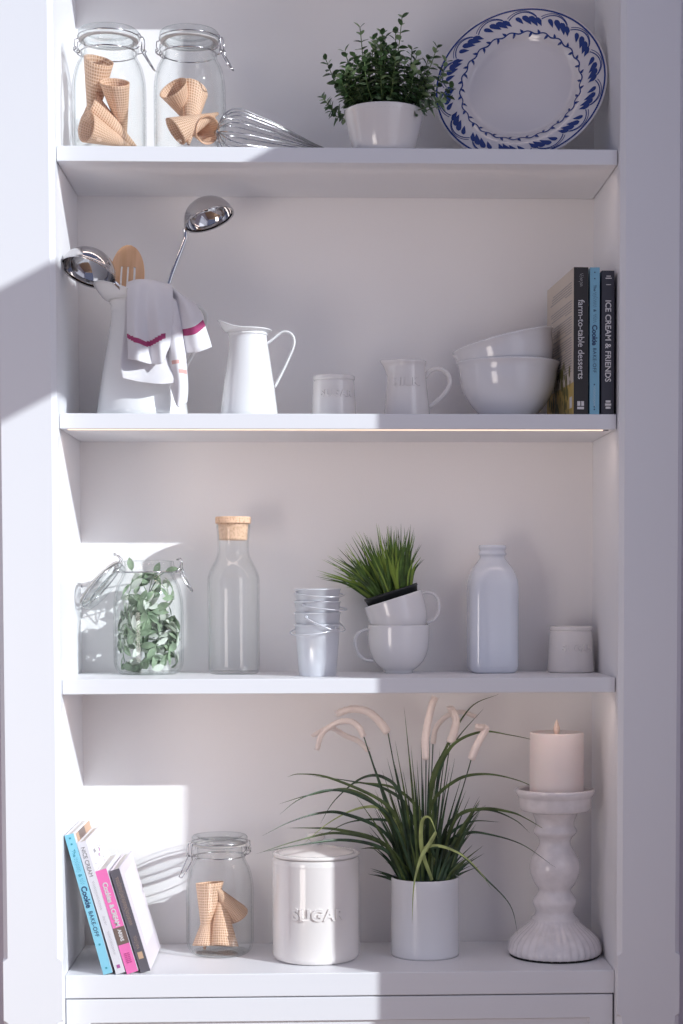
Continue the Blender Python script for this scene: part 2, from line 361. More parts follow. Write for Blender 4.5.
def cone_mesh():
    mb = MB(); n = 48; mrows = 26; Lc = .108; R = .0235; vs = []; fs = []; uv = []
    def pt(k, j, off):
        a = 2 * PI * k / n * 1.08; tt = j / mrows; top = Lc * (1 - .10 * math.sin(a * .5) ** 2)
        z = tt * top; r = .0012 + (R - .0012) * (z / Lc) + .0011 * (k / n) + off; return (r * math.cos(a), r * math.sin(a), z)
    for off in (0, -.0016):
        base = len(vs)
        for j in range(mrows + 1):
            for k in range(n + 1): vs.append(pt(k, j, off if j > 1 else min(off, 0) * .3))
        for j in range(mrows):
            for k in range(n):
                q = [base + j * (n + 1) + k, base + j * (n + 1) + k + 1, base + (j + 1) * (n + 1) + k + 1, base + (j + 1) * (n + 1) + k]
                c = [(k / n, j / mrows), ((k + 1) / n, j / mrows), ((k + 1) / n, (j + 1) / mrows), (k / n, (j + 1) / mrows)]
                if off < 0: q = q[::-1]; c = c[::-1]
                fs.append(q); uv.append(c)
    nb = (mrows + 1) * (n + 1)
    for k in range(n):
        a = mrows * (n + 1) + k; fs.append((a, a + 1, nb + a + 1, nb + a)); uv.append([(.01, .01)] * 4)
    for j in range(mrows):
        for kk in (0, n):
            a = j * (n + 1) + kk; fs.append((a, a + n + 1, nb + a + n + 1, nb + a)); uv.append([(.01, .01)] * 4)
    mb.add(vs, fs, 0, True, None, uv); return mb
cone0 = cone_mesh().build('waffle_cone', 'waffle'); used = [0]
def cone(tip, mouth, label, spin=0, k=1.0, kz=1.0):
    o = cone0 if not used[0] else cone0.copy()
    if used[0]: COL.objects.link(o)
    used[0] = 1
    tip = Vector(tip); d = (Vector(mouth) - tip).normalized(); o.location = tip
    o.rotation_mode = 'QUATERNION'; q = Vector((0, 0, 1)).rotation_difference(d)
    from mathutils import Quaternion
    o.rotation_quaternion = q @ Quaternion((0, 0, 1), spin); o.scale = (k, k, k * kz)
    tag(o, label, 'waffle cone', 'waffle cones stored in glass jars'); return o

J1 = Vector((-.3735, .075, S1)); J2 = Vector((-.2425, .075, S1)); J3 = Vector((-.2065, .166, S4)); JM = Vector((-.3262, .176, S3))
clip_jar('clip-top glass jar of waffle cones, at the left end of the top shelf', J1, math.radians(-12), 1.035, kz=.955)
clip_jar('clip-top glass jar of waffle cones standing next to the whisk on the top shelf', J2, math.radians(-18), 1.01, kz=.975)
clip_jar('large closed clip-top jar of waffle cones beside the leaning books on the lowest shelf', J3, math.radians(180 + 28), 1.0)
clip_jar('clip-top jar with open hanging lid, stuffed with sage green leaves', JM, math.radians(-8), 1.03, open_=math.radians(229))
def jz(zx, zy): return 50 + zx / 3.595, 10 + zy / 3.595
def j3(zx, zy): return 175 + zx / 6.61, 815 + zy / 6.61
def pc(f, tip, ty, mo, sg, label, spin=0, k=1.0, kz=1.0):
    a = at(*f(*tip), ty); m = at(*f(*mo), ty); J, jk = min(((J1, 1.035), (J2, 1.01), (J3, 1.0)), key=lambda q: (q[0] - a).length)
    for it in range(120):
        d = Vector((m.x - a.x, 0, m.z - a.z)); Lc = .106 * k * kz
        if d.length > Lc: d *= Lc / d.length
        d.y = sg * math.sqrt(max(0, Lc ** 2 - d.length ** 2)); d.normalize()
        u = d.orthogonal().normalized(); w = d.cross(u); worst = 0; mv = None; zlo = 9
        for q in [a] + [a + d * (.108 * k * kz) + (u * math.cos(g) + w * math.sin(g)) * .0250 * k for g in [PI * i / 6 for i in range(12)]]:
            l = (q - J) / jk; e = math.hypot(l.x, l.y) - (jar_radius(max(0, l.z)) - .0045); zlo = min(zlo, l.z - .0055)
            if e > worst: worst = e; mv = Vector((l.x * .5, l.y, 0)).normalized()
        if zlo < 0 or (J is J3 and zlo < .035 and it < 60): a.z -= zlo * jk; m.z -= zlo * jk
        if worst <= 0: break
        a -= mv * worst * 1.05; m -= mv * worst * 1.05
        if it > 8 and it % 4 == 0: k *= .98; sg *= .93
    return cone(a, a + d, label, spin, k, kz)
pc(jz, (120, 470), .110, (163, 195), -1, 'waffle cone standing tall with its mouth up at the left of the leftmost top jar', 2.0, 1.08, 1.15)
pc(jz, (288, 480), .062, (122, 345), -1, 'waffle cone lying diagonally across the front of the leftmost top jar', .5, 1.15)
pc(jz, (275, 475), .110, (255, 295), -1, 'waffle cone with its mouth up at the right of the leftmost top jar', 4.0, 1.08)
pc(jz, (262, 482), .080, (108, 435), -1, 'waffle cone with its mouth facing left at the bottom of the leftmost top jar', 1.0, 1.1, .75)
pc(jz, (500, 485), .050, (508, 250), 1, 'waffle cone standing upright in the middle of the jar next to the whisk', 3.3, 1.12)
pc(jz, (495, 420), .105, (430, 300), -1, 'waffle cone with mouth tipped up left in the jar next to the whisk', 1.0, 1.1, .62)
pc(jz, (605, 372), .075, (450, 455), -1, 'waffle cone with its tip pointing up right in the jar next to the whisk', .2, 1.05, .75)
pc(jz, (500, 440), .105, (575, 460), -1, 'waffle cone lying at the bottom right of the jar next to the whisk', 2.4, 1.0, .55)
pc(j3, (195, 860), .175, (232, 410), -.45, 'waffle cone with its open mouth up, in the jar on the lowest shelf', 5.3, 1.05, 1.12)
pc(j3, (295, 500), .145, (338, 940), -.6, 'waffle cone upside down at the front of the jar on the lowest shelf', 1.4, 1.05, 1.04)
pc(j3, (330, 460), .170, (450, 680), 1, 'waffle cone slanting to the right in the jar on the lowest shelf', 3.9, 1.0, .75)
pc(j3, (175, 450), .185, (130, 800), -.4, 'waffle cone at the far left behind the others in the jar on the lowest shelf', .8, 1.0, .85)

# leafy sprigs in open jar
def leaf(mb, p, d, n, L, W, mi, fold=.15, curl=.1):
    d = d.normalized(); s_ = d.cross(n);
    if s_.length < 1e-4: s_ = d.orthogonal()
    s_.normalize(); n = s_.cross(d)
    vs = [p]; prof = [(.25, .8), (.55, 1), (.8, .65)]
    for u, w in prof:
        c = p + d * (L * u) - n * (curl * L * u * u)
        vs += [c - s_ * (W * w / 2) + n * (fold * W * w), c, c + s_ * (W * w / 2) + n * (fold * W * w)]
    vs.append(p + d * L - n * (curl * L))
    fs = [(0, 2, 1), (0, 3, 2), (1, 2, 5, 4), (2, 3, 6, 5), (4, 5, 8, 7), (5, 6, 9, 8), (7, 8, 10), (8, 9, 10)]
    mb.add(vs, fs, mi, True)
def rv(): return Vector((random.gauss(0, 1), random.gauss(0, 1), random.gauss(0, 1))).normalized()
spr = thing('leafy_sprigs', 'tangle of pale sage green leafy sprigs inside the jar with the open lid', 'foliage', (JM.x, JM.y, S3 + .006))
ms = MB(); ml = MB()
def inside(p):
    rmax = jar_radius(min(p.z + .006, .165)) * .93 - .004
    if p.z > .162: p.z = .162 + (p.z - .162) * .3
    if p.z > .145: rmax = .031
    r = math.hypot(p.x, p.y)
    if r > rmax: p.x *= rmax / r; p.y *= rmax / r
    p.z = max(.004, p.z); return p
for i in range(24):
    p = Vector((random.uniform(-.045, .045), random.uniform(-.045, .045), random.uniform(.005, .14))); d = rv(); d.z = abs(d.z) * .6 + .1
    pts = []
    for j in range(12):
        pts.append(inside(p.copy())); d = (d + rv() * .45).normalized(); p = inside(p + d * .009)
    ms.tube(pts, .0008, 5)
    for j in range(1, 12, 1):
        for sgn in (-1, 1):
            q = pts[j]; dd = (rv() + (pts[j] - pts[j - 1]) * 60 * .5).normalized(); e = q + dd * .029
            e2 = inside(e.copy()); dd = (e2 - q)
            if dd.length < .014 or random.random() < .35: continue
            out = Vector((q.x, q.y, 0)); out = out.normalized() if out.length > .001 else Vector((0, -1, 0))
            leaf(ml, q, dd, (out + rv() * .6).normalized(), min(.029, dd.length * 1.05), random.uniform(.0095, .0135), 0 if random.random() < .6 else 1)
for (px, py, d) in ((132, 571, (-.2, 0, 1)), (165, 572, (1, -.2, .3)), (155, 575, (.3, -.3, .8))):
    q = at(px, py, .165) - Vector((JM.x, JM.y, S3 + .006)); ms.tube([Vector((0, 0, .13)), q * .6 + Vector((0, 0, .06)), q], .0008, 5)
    leaf(ml, q, Vector(d), Vector((0, -1, .4)), .024, .012, 0)
ms.build('stem', 'eucal', spr); ml.build('leaves', ['eucal', 'eucal2'], spr)

# ------------------------------------------------------------------ whisk
wp0 = Vector((-.200, .072, 2.2265)); wp1 = Vector((.12, .180, 2.1940)); ax = (wp1 - wp0).normalized(); wl = (wp1 - wp0).length
wh = thing('balloon_whisk', 'stainless steel balloon whisk lying on the top shelf between jar and plant', 'whisk', (wp0.x, wp0.y, S1))
side = ax.cross(Vector((0, 0, 1))).normalized(); upv = side.cross(ax)
def wl_pt(x, r, a): return wp0 - Vector((wp0.x, wp0.y, S1)) + ax * x + (side * math.cos(a) + upv * math.sin(a)) * r
for k in range(8):
    a = PI * k / 8 + .2; pts = []
    half = [(.195, .004), (.165, .010), (.13, .020), (.095, .030), (.06, .037), (.035, .0415), (.015, .036), (.003, .020)]
    sc = 1 - .04 * (k % 3)
    for x, r in half: pts.append(wl_pt(x + .0011 * k, r * sc, a))
    pts.append(wl_pt(-.001 + .0011 * k, 0, a))
    for x, r in reversed(half): pts.append(wl_pt(x + .0011 * k, r * sc, a + PI))
    MB().tube(cr(pts, 4), .0011, 6).build('loop_wire', 'wire', wh)
MB().tube([wl_pt(x, 0, 0) for x in (.185, .19, .20, .22, .27, wl - .01, wl)], [.005, .007, .0075, .008, .009, .0085, .005], 16).build('handle', 'wire', wh)

# ------------------------------------------------------------------ potted box plant
pp = Vector((.0745, .058, S1))
pl = thing('potted_box_plant', 'bushy small-leaved green plant in a white bowl on the top shelf', 'potted plant', pp)
mb = MB().lathe(shell([(.040, 0), (.046, .002), (.0515, .012), (.0560, .028), (.0600, .045), (.0635, .060), (.0650, .0705)], .004), 72)
for k in range(64):
    a = 2 * PI * k / 64; mb.add([(.0637 * math.cos(a + s1 * .012), .0637 * math.sin(a + s1 * .012), 0.0635 + s2 * .0008) for s1, s2 in ((-1, 0), (0, -1), (1, 0), (0, 1))] + [(.0655 * math.cos(a), .0655 * math.sin(a), .0635)], [(0, 1, 4), (1, 2, 4), (2, 3, 4), (3, 0, 4)], 0, False)
mb.build('bowl', 'cream', pl)
MB().lathe([(0, .063), (.03, .064), (.0590, .062), (.0590, .058), (0, .058)], 40).build('soil', 'soil', pl)
ms = MB(); ml = MB()
tips = []
for (px, py) in ((323, 98), (326, 60), (345, 52), (360, 28), (382, 35), (402, 18), (412, 50), (428, 60), (437, 48), (446, 62), (450, 88), (440, 100), (330, 108), (352, 80), (375, 60), (395, 70), (360, 65), (410, 80), (378, 50), (340, 78), (425, 90)):
    tips.append(at(px, py, random.uniform(.0, .11)) - pp)
for i in range(62):
    a = random.uniform(0, 2 * PI); rr = .075 * random.random() ** .5
    tips.append(Vector((rr * math.cos(a), .9 * rr * math.sin(a), .10 + .105 * (1 - (rr / .085) ** 2) * random.uniform(.55, 1))))
for i, tp in enumerate(tips):
    b0 = Vector((tp.x * .3, tp.y * .35, .062)); mid = (b0 * .45 + tp * .55) + Vector((tp.x * .12, tp.y * .12, -.004)) + rv() * .004
    pts = cr([b0, mid, tp], 6); ms.tube(pts, .0007, 4)
    nn = len(pts)
    for j in range(2, nn):
        t = (pts[j] - pts[j - 1]).normalized(); ang0 = (j % 2) * PI / 2 + i
        u = t.orthogonal().normalized(); w = t.cross(u)
        last = j >= nn - 2
        for q in range(2):
            an = ang0 + q * PI + random.uniform(-.3, .3); dv = (u * math.cos(an) + w * math.sin(an)) + t * (.9 if last else .35)
            Lf = random.uniform(.0125, .0175) * (1 if not last else .85)
            leaf(ml, pts[j], dv + rv() * .15, t + rv() * .2, Lf, Lf * .68, 1 if (random.random() < (.5 if last else .22)) else 0, fold=.12, curl=.12)
ms.build('stem', 'boxstem', pl); ml.build('foliage', ['boxleaf', 'boxleaf2'], pl)

# ------------------------------------------------------------------ plate
pn = Vector((-.25, -.92, .31)).normalized(); PR = .1440
pc_ = Vector((.3060, .130, 2.3235)); plt = thing('decorated_plate', 'large white plate with cobalt blue leaf border leaning on the top shelf', 'plate', pc_)
xa = Vector((0, 0, 1)).cross(pn).normalized(); ya = pn.cross(xa)
PM = Matrix(((xa.x, ya.x, pn.x, 0), (xa.y, ya.y, pn.y, 0), (xa.z, ya.z, pn.z, 0), (0, 0, 0, 1)))
pprof = [(0, -.016), (.080, -.016), (.088, -.0150), (.0935, -.011), (.097, -.0065), (.101, -.0045), (.120, -.0015), (.140, .0015), (.1455, .0022), (.1462, .001), (.1455, -.0008), (.140, -.0020), (.105, -.0085), (.098, -.0135), (.09, -.0195), (.06, -.0205), (.058, -.0225), (.054, -.0205), (0, -.0205)]
def pz(r):
    for (r0, z0), (r1, z1) in zip(pprof[:9], pprof[1:9]):
        if r <= r1: return z0 + (z1 - z0) * (r - r0) / (r1 - r0)
    return .0022
mb = MB().lathe(pprof[::-1], 96, 0, PM)
def P2(r, a, off=.0005): return (r * math.cos(a), r * math.sin(a), pz(r) + off)
def strip(pts, w, mi=1):
    vs = []; fs = []
    for i, (r, a) in enumerate(pts):
        p = Vector((r * math.cos(a), r * math.sin(a))); q0 = pts[max(0, i - 1)]; q1 = pts[min(len(pts) - 1, i + 1)]
        t = Vector((q1[0] * math.cos(q1[1]) - q0[0] * math.cos(q0[1]), q1[0] * math.sin(q1[1]) - q0[0] * math.sin(q0[1]))).normalized(); nrm = Vector((-t.y, t.x))
        ww = w(i / (len(pts) - 1)) if callable(w) else w
        for sg in (-1, 1):
            z = p + nrm * (sg * ww / 2); r_ = z.length; vs.append((z.x, z.y, pz(r_) + .0005))
    for i in range(len(pts) - 1): fs.append((2 * i, 2 * i + 1, 2 * i + 3, 2 * i + 2))
    mb.add(vs, fs, mi, False, PM)
def tear(r, a, ang, L, W):
    c = Vector((r * math.cos(a), r * math.sin(a))); d = Vector((math.cos(a + ang), math.sin(a + ang))); n_ = Vector((-d.y, d.x)); N = 9; vs = []
    for i in range(N + 1):
        u = i / N; w = W * math.sin(PI * u ** .6) ** .9 * .5 if 0 < u < 1 else 0
        q = c + d * (u * L)
        for sg in (-1, 1): z = q + n_ * (sg * w + .12 * L * math.sin(PI * u) * .5); vs.append((z.x, z.y, pz(z.length) + .0005))
    mb.add(vs, [(2 * i, 2 * i + 1, 2 * i + 3, 2 * i + 2) for i in range(N)], 1, False, PM)
def arcpts(f, a0, a1, n=14): return [(f(i / n), a0 + (a1 - a0) * i / n) for i in range(n + 1)]
strip(arcpts(lambda u: PR * .985, 0, 2 * PI, 120), .0030)
strip(arcpts(lambda u: PR * (.705 + .014 * math.sin(u * 2 * PI * 22)), 0, 2 * PI, 220), .0022)
NC = 14
for c in range(NC):
    a0 = 2 * PI * c / NC; w = 2 * PI / NC
    for k in range(4):
        sz = (.75, .95, 1, .8)[k]
        tear(PR * (.905 - .012 * abs(k - 1.2)), a0 + w * (.74 - .20 * k), PI + .75, .0240 * sz, .0098 * sz)
    strip(arcpts(lambda u: PR * (.845 + .105 * math.sin(PI * min(1, u * .95)) ** .7), a0 + w * .02, a0 + w * .95), lambda u: .0018)
    strip(arcpts(lambda u: PR * (.875 + .092 * math.sin(PI * min(1, u * .9 + .05)) ** .7), a0 + w * .12, a0 + w * .98), lambda u: .0012)
    tear(PR * .835, a0 + w * .97, 0, .005, .005)
for k in range(44):
    a = 2 * PI * k / 44; tear(PR * .705, a, (PI * .25 if k % 2 else PI * .8), .0085, .0045)
mb.build('plate_disc', ['plate', 'blue'], plt)
st = thing('plate_stand', 'clear plastic display stand holding up the blue bordered plate', 'plate stand', (.305, .140, S1))
for sx in (-1, 1):
    w = MB(); x = sx * .062
    w.tube(cr([(x, -.075, .012), (x, -.068, .003), (x, -.02, .003), (x, .055, .003), (x, .06, .02), (x * .9, .052, .10)], 5), .0022, 8)
    w.build('stand_leg', 'thickglass', st)
MB().tube([(-.062, .03, .003), (.062, .03, .003)], .002, 8).build('crossbar', 'thickglass', st)

# ------------------------------------------------------------------ enamel jugs
def pitcher(name, label, loc, k, kz, rz=PI):
    t = thing(name, label, 'jug', loc, rz, 'white enamel jugs'); mb = MB(); n = 72
    # spout towards local +x (turned to face left)
    rows = [(0, .0), (.046, .0), (.048, .0015), (.0475, .01), (.0425, .05), (.0365, .09), (.0325, .118), (.0305, .130), (.0300, .136), (.0312, .139), (.0306, .142)]
    vs = []; prof = [(r * k, z * kz) for r, z in rows]
    def fn(r, z, a): return r, z
    def flare(u, a, inn=0):
        sp = math.exp(-((math.atan2(math.sin(a), math.cos(a))) / .75) ** 2)
        r = .0306 + u * (.0065 + .014 * sp) - inn; z = .142 - .0 + u * (.004 + .016 * sp) - .03 * sp * (1 - u) * u
        return r * k, z * kz
    fl = []
    for u in (.2, .4, .6, .8, .95, 1.0): fl.append(('o', u))
    for u in (1.0, .8, .6, .4, .2, 0): fl.append(('i', u))
    full = prof + [(1 + i, 1000 + i) for i in range(len(fl))] + [(r * k - .0016, z * kz) for r, z in ((.0306, .135), (.036, .09), (.0425, .05), (.046, .006))] + [(0, .006 * kz)]
    def fn2(r, z, a):
        if z >= 1000:
            kind, u = fl[int(round(z - 1000))]
            return flare(u, a, .0014 if kind == 'i' else 0)
        if z > .12 * kz and z < .1421 * kz:
            sp = math.exp(-((math.atan2(math.sin(a), math.cos(a))) / .5) ** 2); return r + .0035 * k * sp * (z / kz - .115) / .027, z
        return r, z
    mb.lathe(full, n, fn=fn2); mb.tube([(x, y, .1385 * kz) for x, y, z in ringpts(.0312 * k, 0, 60)], .0011, 6, closed=True)
    mb.tube([(flare(1, a)[0] * math.cos(a), flare(1, a)[0] * math.sin(a), flare(1, a)[1]) for a in [2 * PI * i / 72 for i in range(72)]], .0011, 6, closed=True)
    mb.build('body', 'enamel', t)
    hp = [(-.030, 0, .124), (-.040, 0, .1315), (-.052, 0, .1415), (-.062, 0, .1440), (-.071, 0, .1400), (-.0755, 0, .1300), (-.0735, 0, .117), (-.064, 0, .095), (-.053, 0, .072), (-.0425, 0, .052)]
    MB().tube([(x * k, y, z * kz) for x, y, z in cr(hp, 5)], .0022, 12, flat=3.0, up=None).build('handle', 'enamel', t)
    return t
pitcher('enamel_jug', 'small white enamel jug standing empty next to the utensil jug', (-.1490, .092, S2), 1.0, 1.0)
jE = Vector((-.3270, .11, S2)); pitcher('enamel_jug', 'tall white enamel jug holding ladles, wooden spatula and striped towel', jE, 1.585, 1.37, PI + math.radians(30))

# ladles
def ladle(label, c, n, R, hpts):
    t = thing('ladle', label, 'ladle', c, group='steel ladles in the tall jug'); n = Vector(n).normalized(); q = Vector((0, 0, -1)).rotation_difference(n).to_matrix().to_4x4()
    o = [(R * math.sin(a), .86 * R * math.cos(a)) for a in [PI / 2 * i / 14 for i in range(15)]]
    prof = [(r, z) for r, z in o] + [(R * 1.035, -.0005), (R * 1.03, -.0018), (R - .0015, -.001)] + [(max(0, r - .0013) if i > 0 else 0, z - .0013) for i, (r, z) in reversed(list(enumerate(o)))]
    MB().lathe(prof, 64, 0, q).build('bowl', 'chrome', t)
    MB().tube([Vector(p) - Vector(c) for p in cr(hpts, 6)], .0020, 10, flat=1.9, up=(0, 1, 0)).build('handle', 'chrome', t)
l1 = at(88, 272, .062); ladle('steel ladle tipped to the left with its hollow facing out', l1, (-.28, -.34, -.90), .0455, [at(114, 282, .045), at(122, 290, .055), at(128, 300, .09), at(135, 380, .115)])
l2 = at(209, 219, .118); ladle('steel ladle raised high on its handle above the towel', l2, (.33, -.18, -.92), .0425, [at(185, 228, .135), at(185.5, 236, .137), at(183, 245, .135), at(169, 283, .127), at(158, 330, .115), at(150, 390, .11)])
# spatula
spt = thing('slotted_spatula', 'slotted beech wood spatula head rising from the tall jug behind the towel', 'spatula', at(126.5, 286, .125))
sp0 = at(126.5, 286, .125); mb = MB(); vs = []; fs = []; NX = 13; NZ = 26; idx = {}
xs = [-1, -.8, -.6, -.42, -.30, -.16, -.04, .08, .22, .34, .48, .72, 1]
def sw(t): # half width at height fraction (0 bottom,1 top)
    return .0285 * math.sqrt(max(0, 1 - ((t - .45) / .555) ** 2)) if t > .45 else .0285 * (1 - .35 * ((.45 - t) / .45) ** 2)
for j in range(NZ + 1):
    t = j / NZ
    for i in range(NX): vs.append((xs[i] * sw(t) + .004 * (1 - t) * 0, .004 * math.sin(t * 2), -.024 + t * .092))
def slot(i, j): return i in (3, 6, 9) and 2 <= j <= 15
for j in range(NZ):
    for i in range(NX - 1):
        if not slot(i, j): a = j * NX + i; fs.append((a, a + 1, a + NX + 1, a + NX))
mb.add(vs, fs, 0, False); mb.build('spatula_head', 'spat', spt, rot=(0, math.radians(4), 0), solid=.005)
MB().tube([(0, 0, -.02), (.006, 0, -.06), (.02, -.005, -.16), (.024, -.01, -.20)], [.012, .0075, .006, .006], 12, flat=.8).build('handle', 'spat', spt)

# towel
def sheet(mb, rows, mfn, n=9, m=9, wob=0):
    R = [[at(*p) for p in r] for r in rows]; A = [cr(r, n) for r in R]; cols = list(zip(*A)); G = [cr(c, m) for c in cols]
    W = len(G); H = len(G[0]); vs = []; fs = []; mi = []
    for i in range(W):
        for j in range(H): p = G[i][j].copy(); p.y += wob * math.sin(i * .9 + j * .2); vs.append(p)
    for i in range(W - 1):
        for j in range(H - 1): fs.append((i * H + j, i * H + j + 1, (i + 1) * H + j + 1, (i + 1) * H + j)); mi.append(mfn((i + .5) / (W - 1), (j + .5) / (H - 1)))
    mb.add(vs, fs, mi, True)
mb = MB()
# front layer with soft folds
sheet(mb, [[(134, 300, .125), (142, 300, .128), (152, 300, .13), (162, 300, .13), (170, 302, .125)],
           [(128, 282, .062), (138, 279.5, .058), (150, 280, .060), (160, 282, .066), (172, 285, .072)],
           [(127, 306, .036), (136, 305, .024), (147, 306, .038), (158, 306, .026), (173, 308, .044)],
           [(127, 330, .026), (136, 329, .010), (148, 334, .030), (160, 334, .012), (172, 332, .036)],
           [(128, 345, .018), (138, 348, .002), (150, 352, .022), (161, 350, .006), (170, 345, .030)],
           [(128, 359, .010), (139, 361, -.004), (151, 364, .014), (162, 363, .002), (167, 352, .026)]],
      lambda u, v: 1 if .640 + .05 * math.sin(u * 5) < v < .70 + .05 * math.sin(u * 5) and u < .86 else 0, 16, 14)
# second layer behind
sheet(mb, [[(126, 288, .066), (140, 286, .07), (158, 287, .072), (170, 290, .076)],
           [(124, 330, .044), (138, 330, .048), (156, 332, .046), (171, 330, .05)],
           [(121, 358, .026), (138, 362, .030), (158, 364, .026), (173, 360, .034)],
           [(121, 371, .014), (140, 376, .016), (160, 379, .012), (178, 374, .022)],
           [(122, 378, .010), (140, 382, .012), (160, 384, .008), (174, 383, .018)]], lambda u, v: 0, 8, 7)
# long tail
sheet(mb, [[(163, 300, .066), (172, 298, .058), (181, 305, .078)],
           [(163, 335, .050), (174, 333, .032), (184, 335, .056)],
           [(166, 360, .040), (177, 358, .018), (186, 358, .044)],
           [(170, 384, .030), (180, 384, .010), (188, 386, .036)],
           [(172, 392, .028), (178, 407, .014), (187, 402, .030)]], lambda u, v: 2 if (.52 < v < .56 and .25 < u < .6) or (.60 < v < .645 and .5 < u < .95) else 0, 12, 14)
# right hand flap
sheet(mb, [[(165, 296, .12), (172, 296, .12), (178, 300, .115)],
           [(168, 285, .075), (176, 290, .074), (184, 297, .078)],
           [(175, 308, .070), (187, 306, .052), (197, 306, .066)],
           [(179, 330, .062), (193, 327, .040), (203, 320, .056)],
           [(181, 345, .056), (196, 346, .034), (209, 337, .050)],
           [(182, 353, .052), (198, 352, .036), (212, 347, .044)]], lambda u, v: 1 if .60 < v < .675 else 0, 12, 14)
tw = mb.build('striped_tea_towel', ['towel', 'magenta', 'pinkfaint'], solid=.0012)
tag(tw, 'crumpled white tea towel with magenta stripes hanging over the rim of the tall jug', 'towel')

# ------------------------------------------------------------------ embossed ceramics
def wrap_text(mb, body, size, Rf, zc, a0, mi=0, ext=.0012, bold=.0006, space=1.15):
    def f(x, y, z):
        R = Rf(zc + y) + z - .0002; th = a0 + x / Rf(zc); return (R * math.sin(th), -R * math.cos(th), zc + y)
    mb.text(body, size, mi, f, ext, bold, 'CENTER', space)
def small_pot(name, label, loc, Rb, Rt, h, a0, zc, size):
    t = thing(name, label, 'sugar pot', loc, group='small embossed sugar pots'); mb = MB()
    mb.lathe(shell([(Rb - .003, 0), (Rb, .003), (Rb - .0008, .015), (Rb + (Rt - Rb) * .5, h * .5), (Rt + .0005, h - .010), (Rt - .0008, h - .0085), (Rt + .0012, h - .0055), (Rt + .0012, h - .0015)], .004, 4), 72)
    Rf = lambda z: Rb + (Rt - Rb) * z / h
    wrap_text(mb, 'SUGAR', size, Rf, zc, a0, ext=.0026, bold=.0005)
    mb.build('pot_body', 'cream', t)
small_pot('sugar_pot', 'small white pot embossed with sugar, standing between the enamel jug and milk jug', (-.0080, .100, S2), .0378, .0338, .0718, .12, .041, .0155)
small_pot('sugar_pot', 'small white pot embossed with sugar, alone at the right end beside the milk bottle', (.4035, .190, S3), .0412, .0365, .080, .18, .043, .0160)

mk = thing('milk_jug', 'small white creamer embossed with milk, beside the stacked bowls', 'jug', (.1140, .100, S2), PI)
mb = MB(); Rf = lambda z: .0385 + (.0305 - .0385) * min(1, z / .088)
prof = shell([(.035, 0), (.0385, .003), (.0375, .02), (.0343, .05), (.0312, .08), (.0308, .090), (.0325, .0955), (.0325, .098)], .0035, 4)
def spf(r, z, a):
    d = math.atan2(math.sin(a), math.cos(a)); sp = math.exp(-(d / .38) ** 2) * max(0, (z - .070) / .028)
    return r + .0130 * sp, z + .0015 * sp
mb.lathe(prof, 72, fn=spf)
tmp = MB(); wrap_text(tmp, 'MILK', .019, Rf, .062, -.12, ext=.0026)
mk.scale = (1, 1, .975); RZ = Matrix.Rotation(PI, 4, 'Z'); mb.add(tmp.v, tmp.f, 0, False, RZ)
mb.build('jug_body', 'cream', mk)
MB().tube(cr([(-.030, 0, .072), (-.038, 0, .083), (-.052, 0, .087), (-.066, 0, .080), (-.0715, 0, .066), (-.066, 0, .050), (-.052, 0, .034), (-.037, 0, .022)], 6), .0038, 12, flat=1.35).build('handle', 'cream', mk)

# bowls
bowl_prof = [(.0440, 0), (.0455, .004), (.0450, .008), (.0520, .015), (.0640, .029), (.0750, .048), (.0812, .069), (.0830, .083), (.0850, .091), (.0876, .0965)]
def bowl(label, loc, rot):
    o = MB().lathe(shell(bowl_prof, .0045, 4, floor=.012), 96).build('mixing_bowl', 'ceramic', loc=loc, rot=rot)
    tag(o, label, 'bowl', 'stacked white mixing bowls')
bowl('white mixing bowl standing level on the shelf, lower one of the stack', (.2865, .128, S2), (0, 0, 0))
tl = math.radians(-13.8); rc = at(502.5, 341.5, .128); up = Vector((math.sin(tl), 0, math.cos(tl))); bl = rc - up * .0965
bowl('white mixing bowl tilted inside the lower bowl, upper one of the stack', bl, (0, tl, 0))

# ------------------------------------------------------------------ books
def book(label, loc, rot, t, h, w, cover, spine=None, texts=(), extra=None, group=None, page='page', hard=.0022):
    o = thing('book', label, 'book', loc, rot=rot, group=group); mb = MB(); mats = [cover] + ([spine] if spine else [cover])
    mb.box((0, .001, 0), (hard, w, h)).box((t - hard, .001, 0), (t, w, h)).box((0, 0, 0), (t, .0022, h), 1)
    for (body, size, z0, xc, col, bold, sp) in texts:
        if col not in mats: mats.append(col)
        mi = mats.index(col, 2) if col in mats[2:] else mats.index(col)
        if body[0] == '~':   # unreadable small script: a wavy pen line of the given length
            Ln = float(body[1:]); N = int(Ln / .0005); pts = []; rs_ = random.Random(N)
            for i in range(N + 1): pts.append((i * .0005, size * .42 * math.sin(i * 1.15) * (1.6 if rs_.random() < .12 else .75)))
            for (xa_, ya_), (xb_, yb_) in zip(pts, pts[1:]):
                if int(xa_ / (size * 2.2)) % 6 == 5: continue
                w_ = size * .07; mb.add([(t * xc + ya_ - w_, -.0006, z0 - xa_), (t * xc + ya_ + w_, -.0006, z0 - xa_), (t * xc + yb_ + w_, -.0006, z0 - xb_), (t * xc + yb_ - w_, -.0006, z0 - xb_)], [(0, 1, 2, 3)], mi, False)
            continue
        mb.text(body, size, mi, lambda x, y, z, xc=xc, z0=z0: (t * xc + y, -.0003 - z, z0 - x), .0003, bold, 'LEFT', sp)
    if extra: extra(mb, mats)
    c = mb.build('cover', mats, o)
    MB().box((hard, .003, .0025), (t - hard, w - .003, h - .0025)).build('pages', page, o); return o
G2 = 'cookbooks standing on the second shelf'; G4 = 'cookbooks leaning on the lowest shelf'
BH = .2360
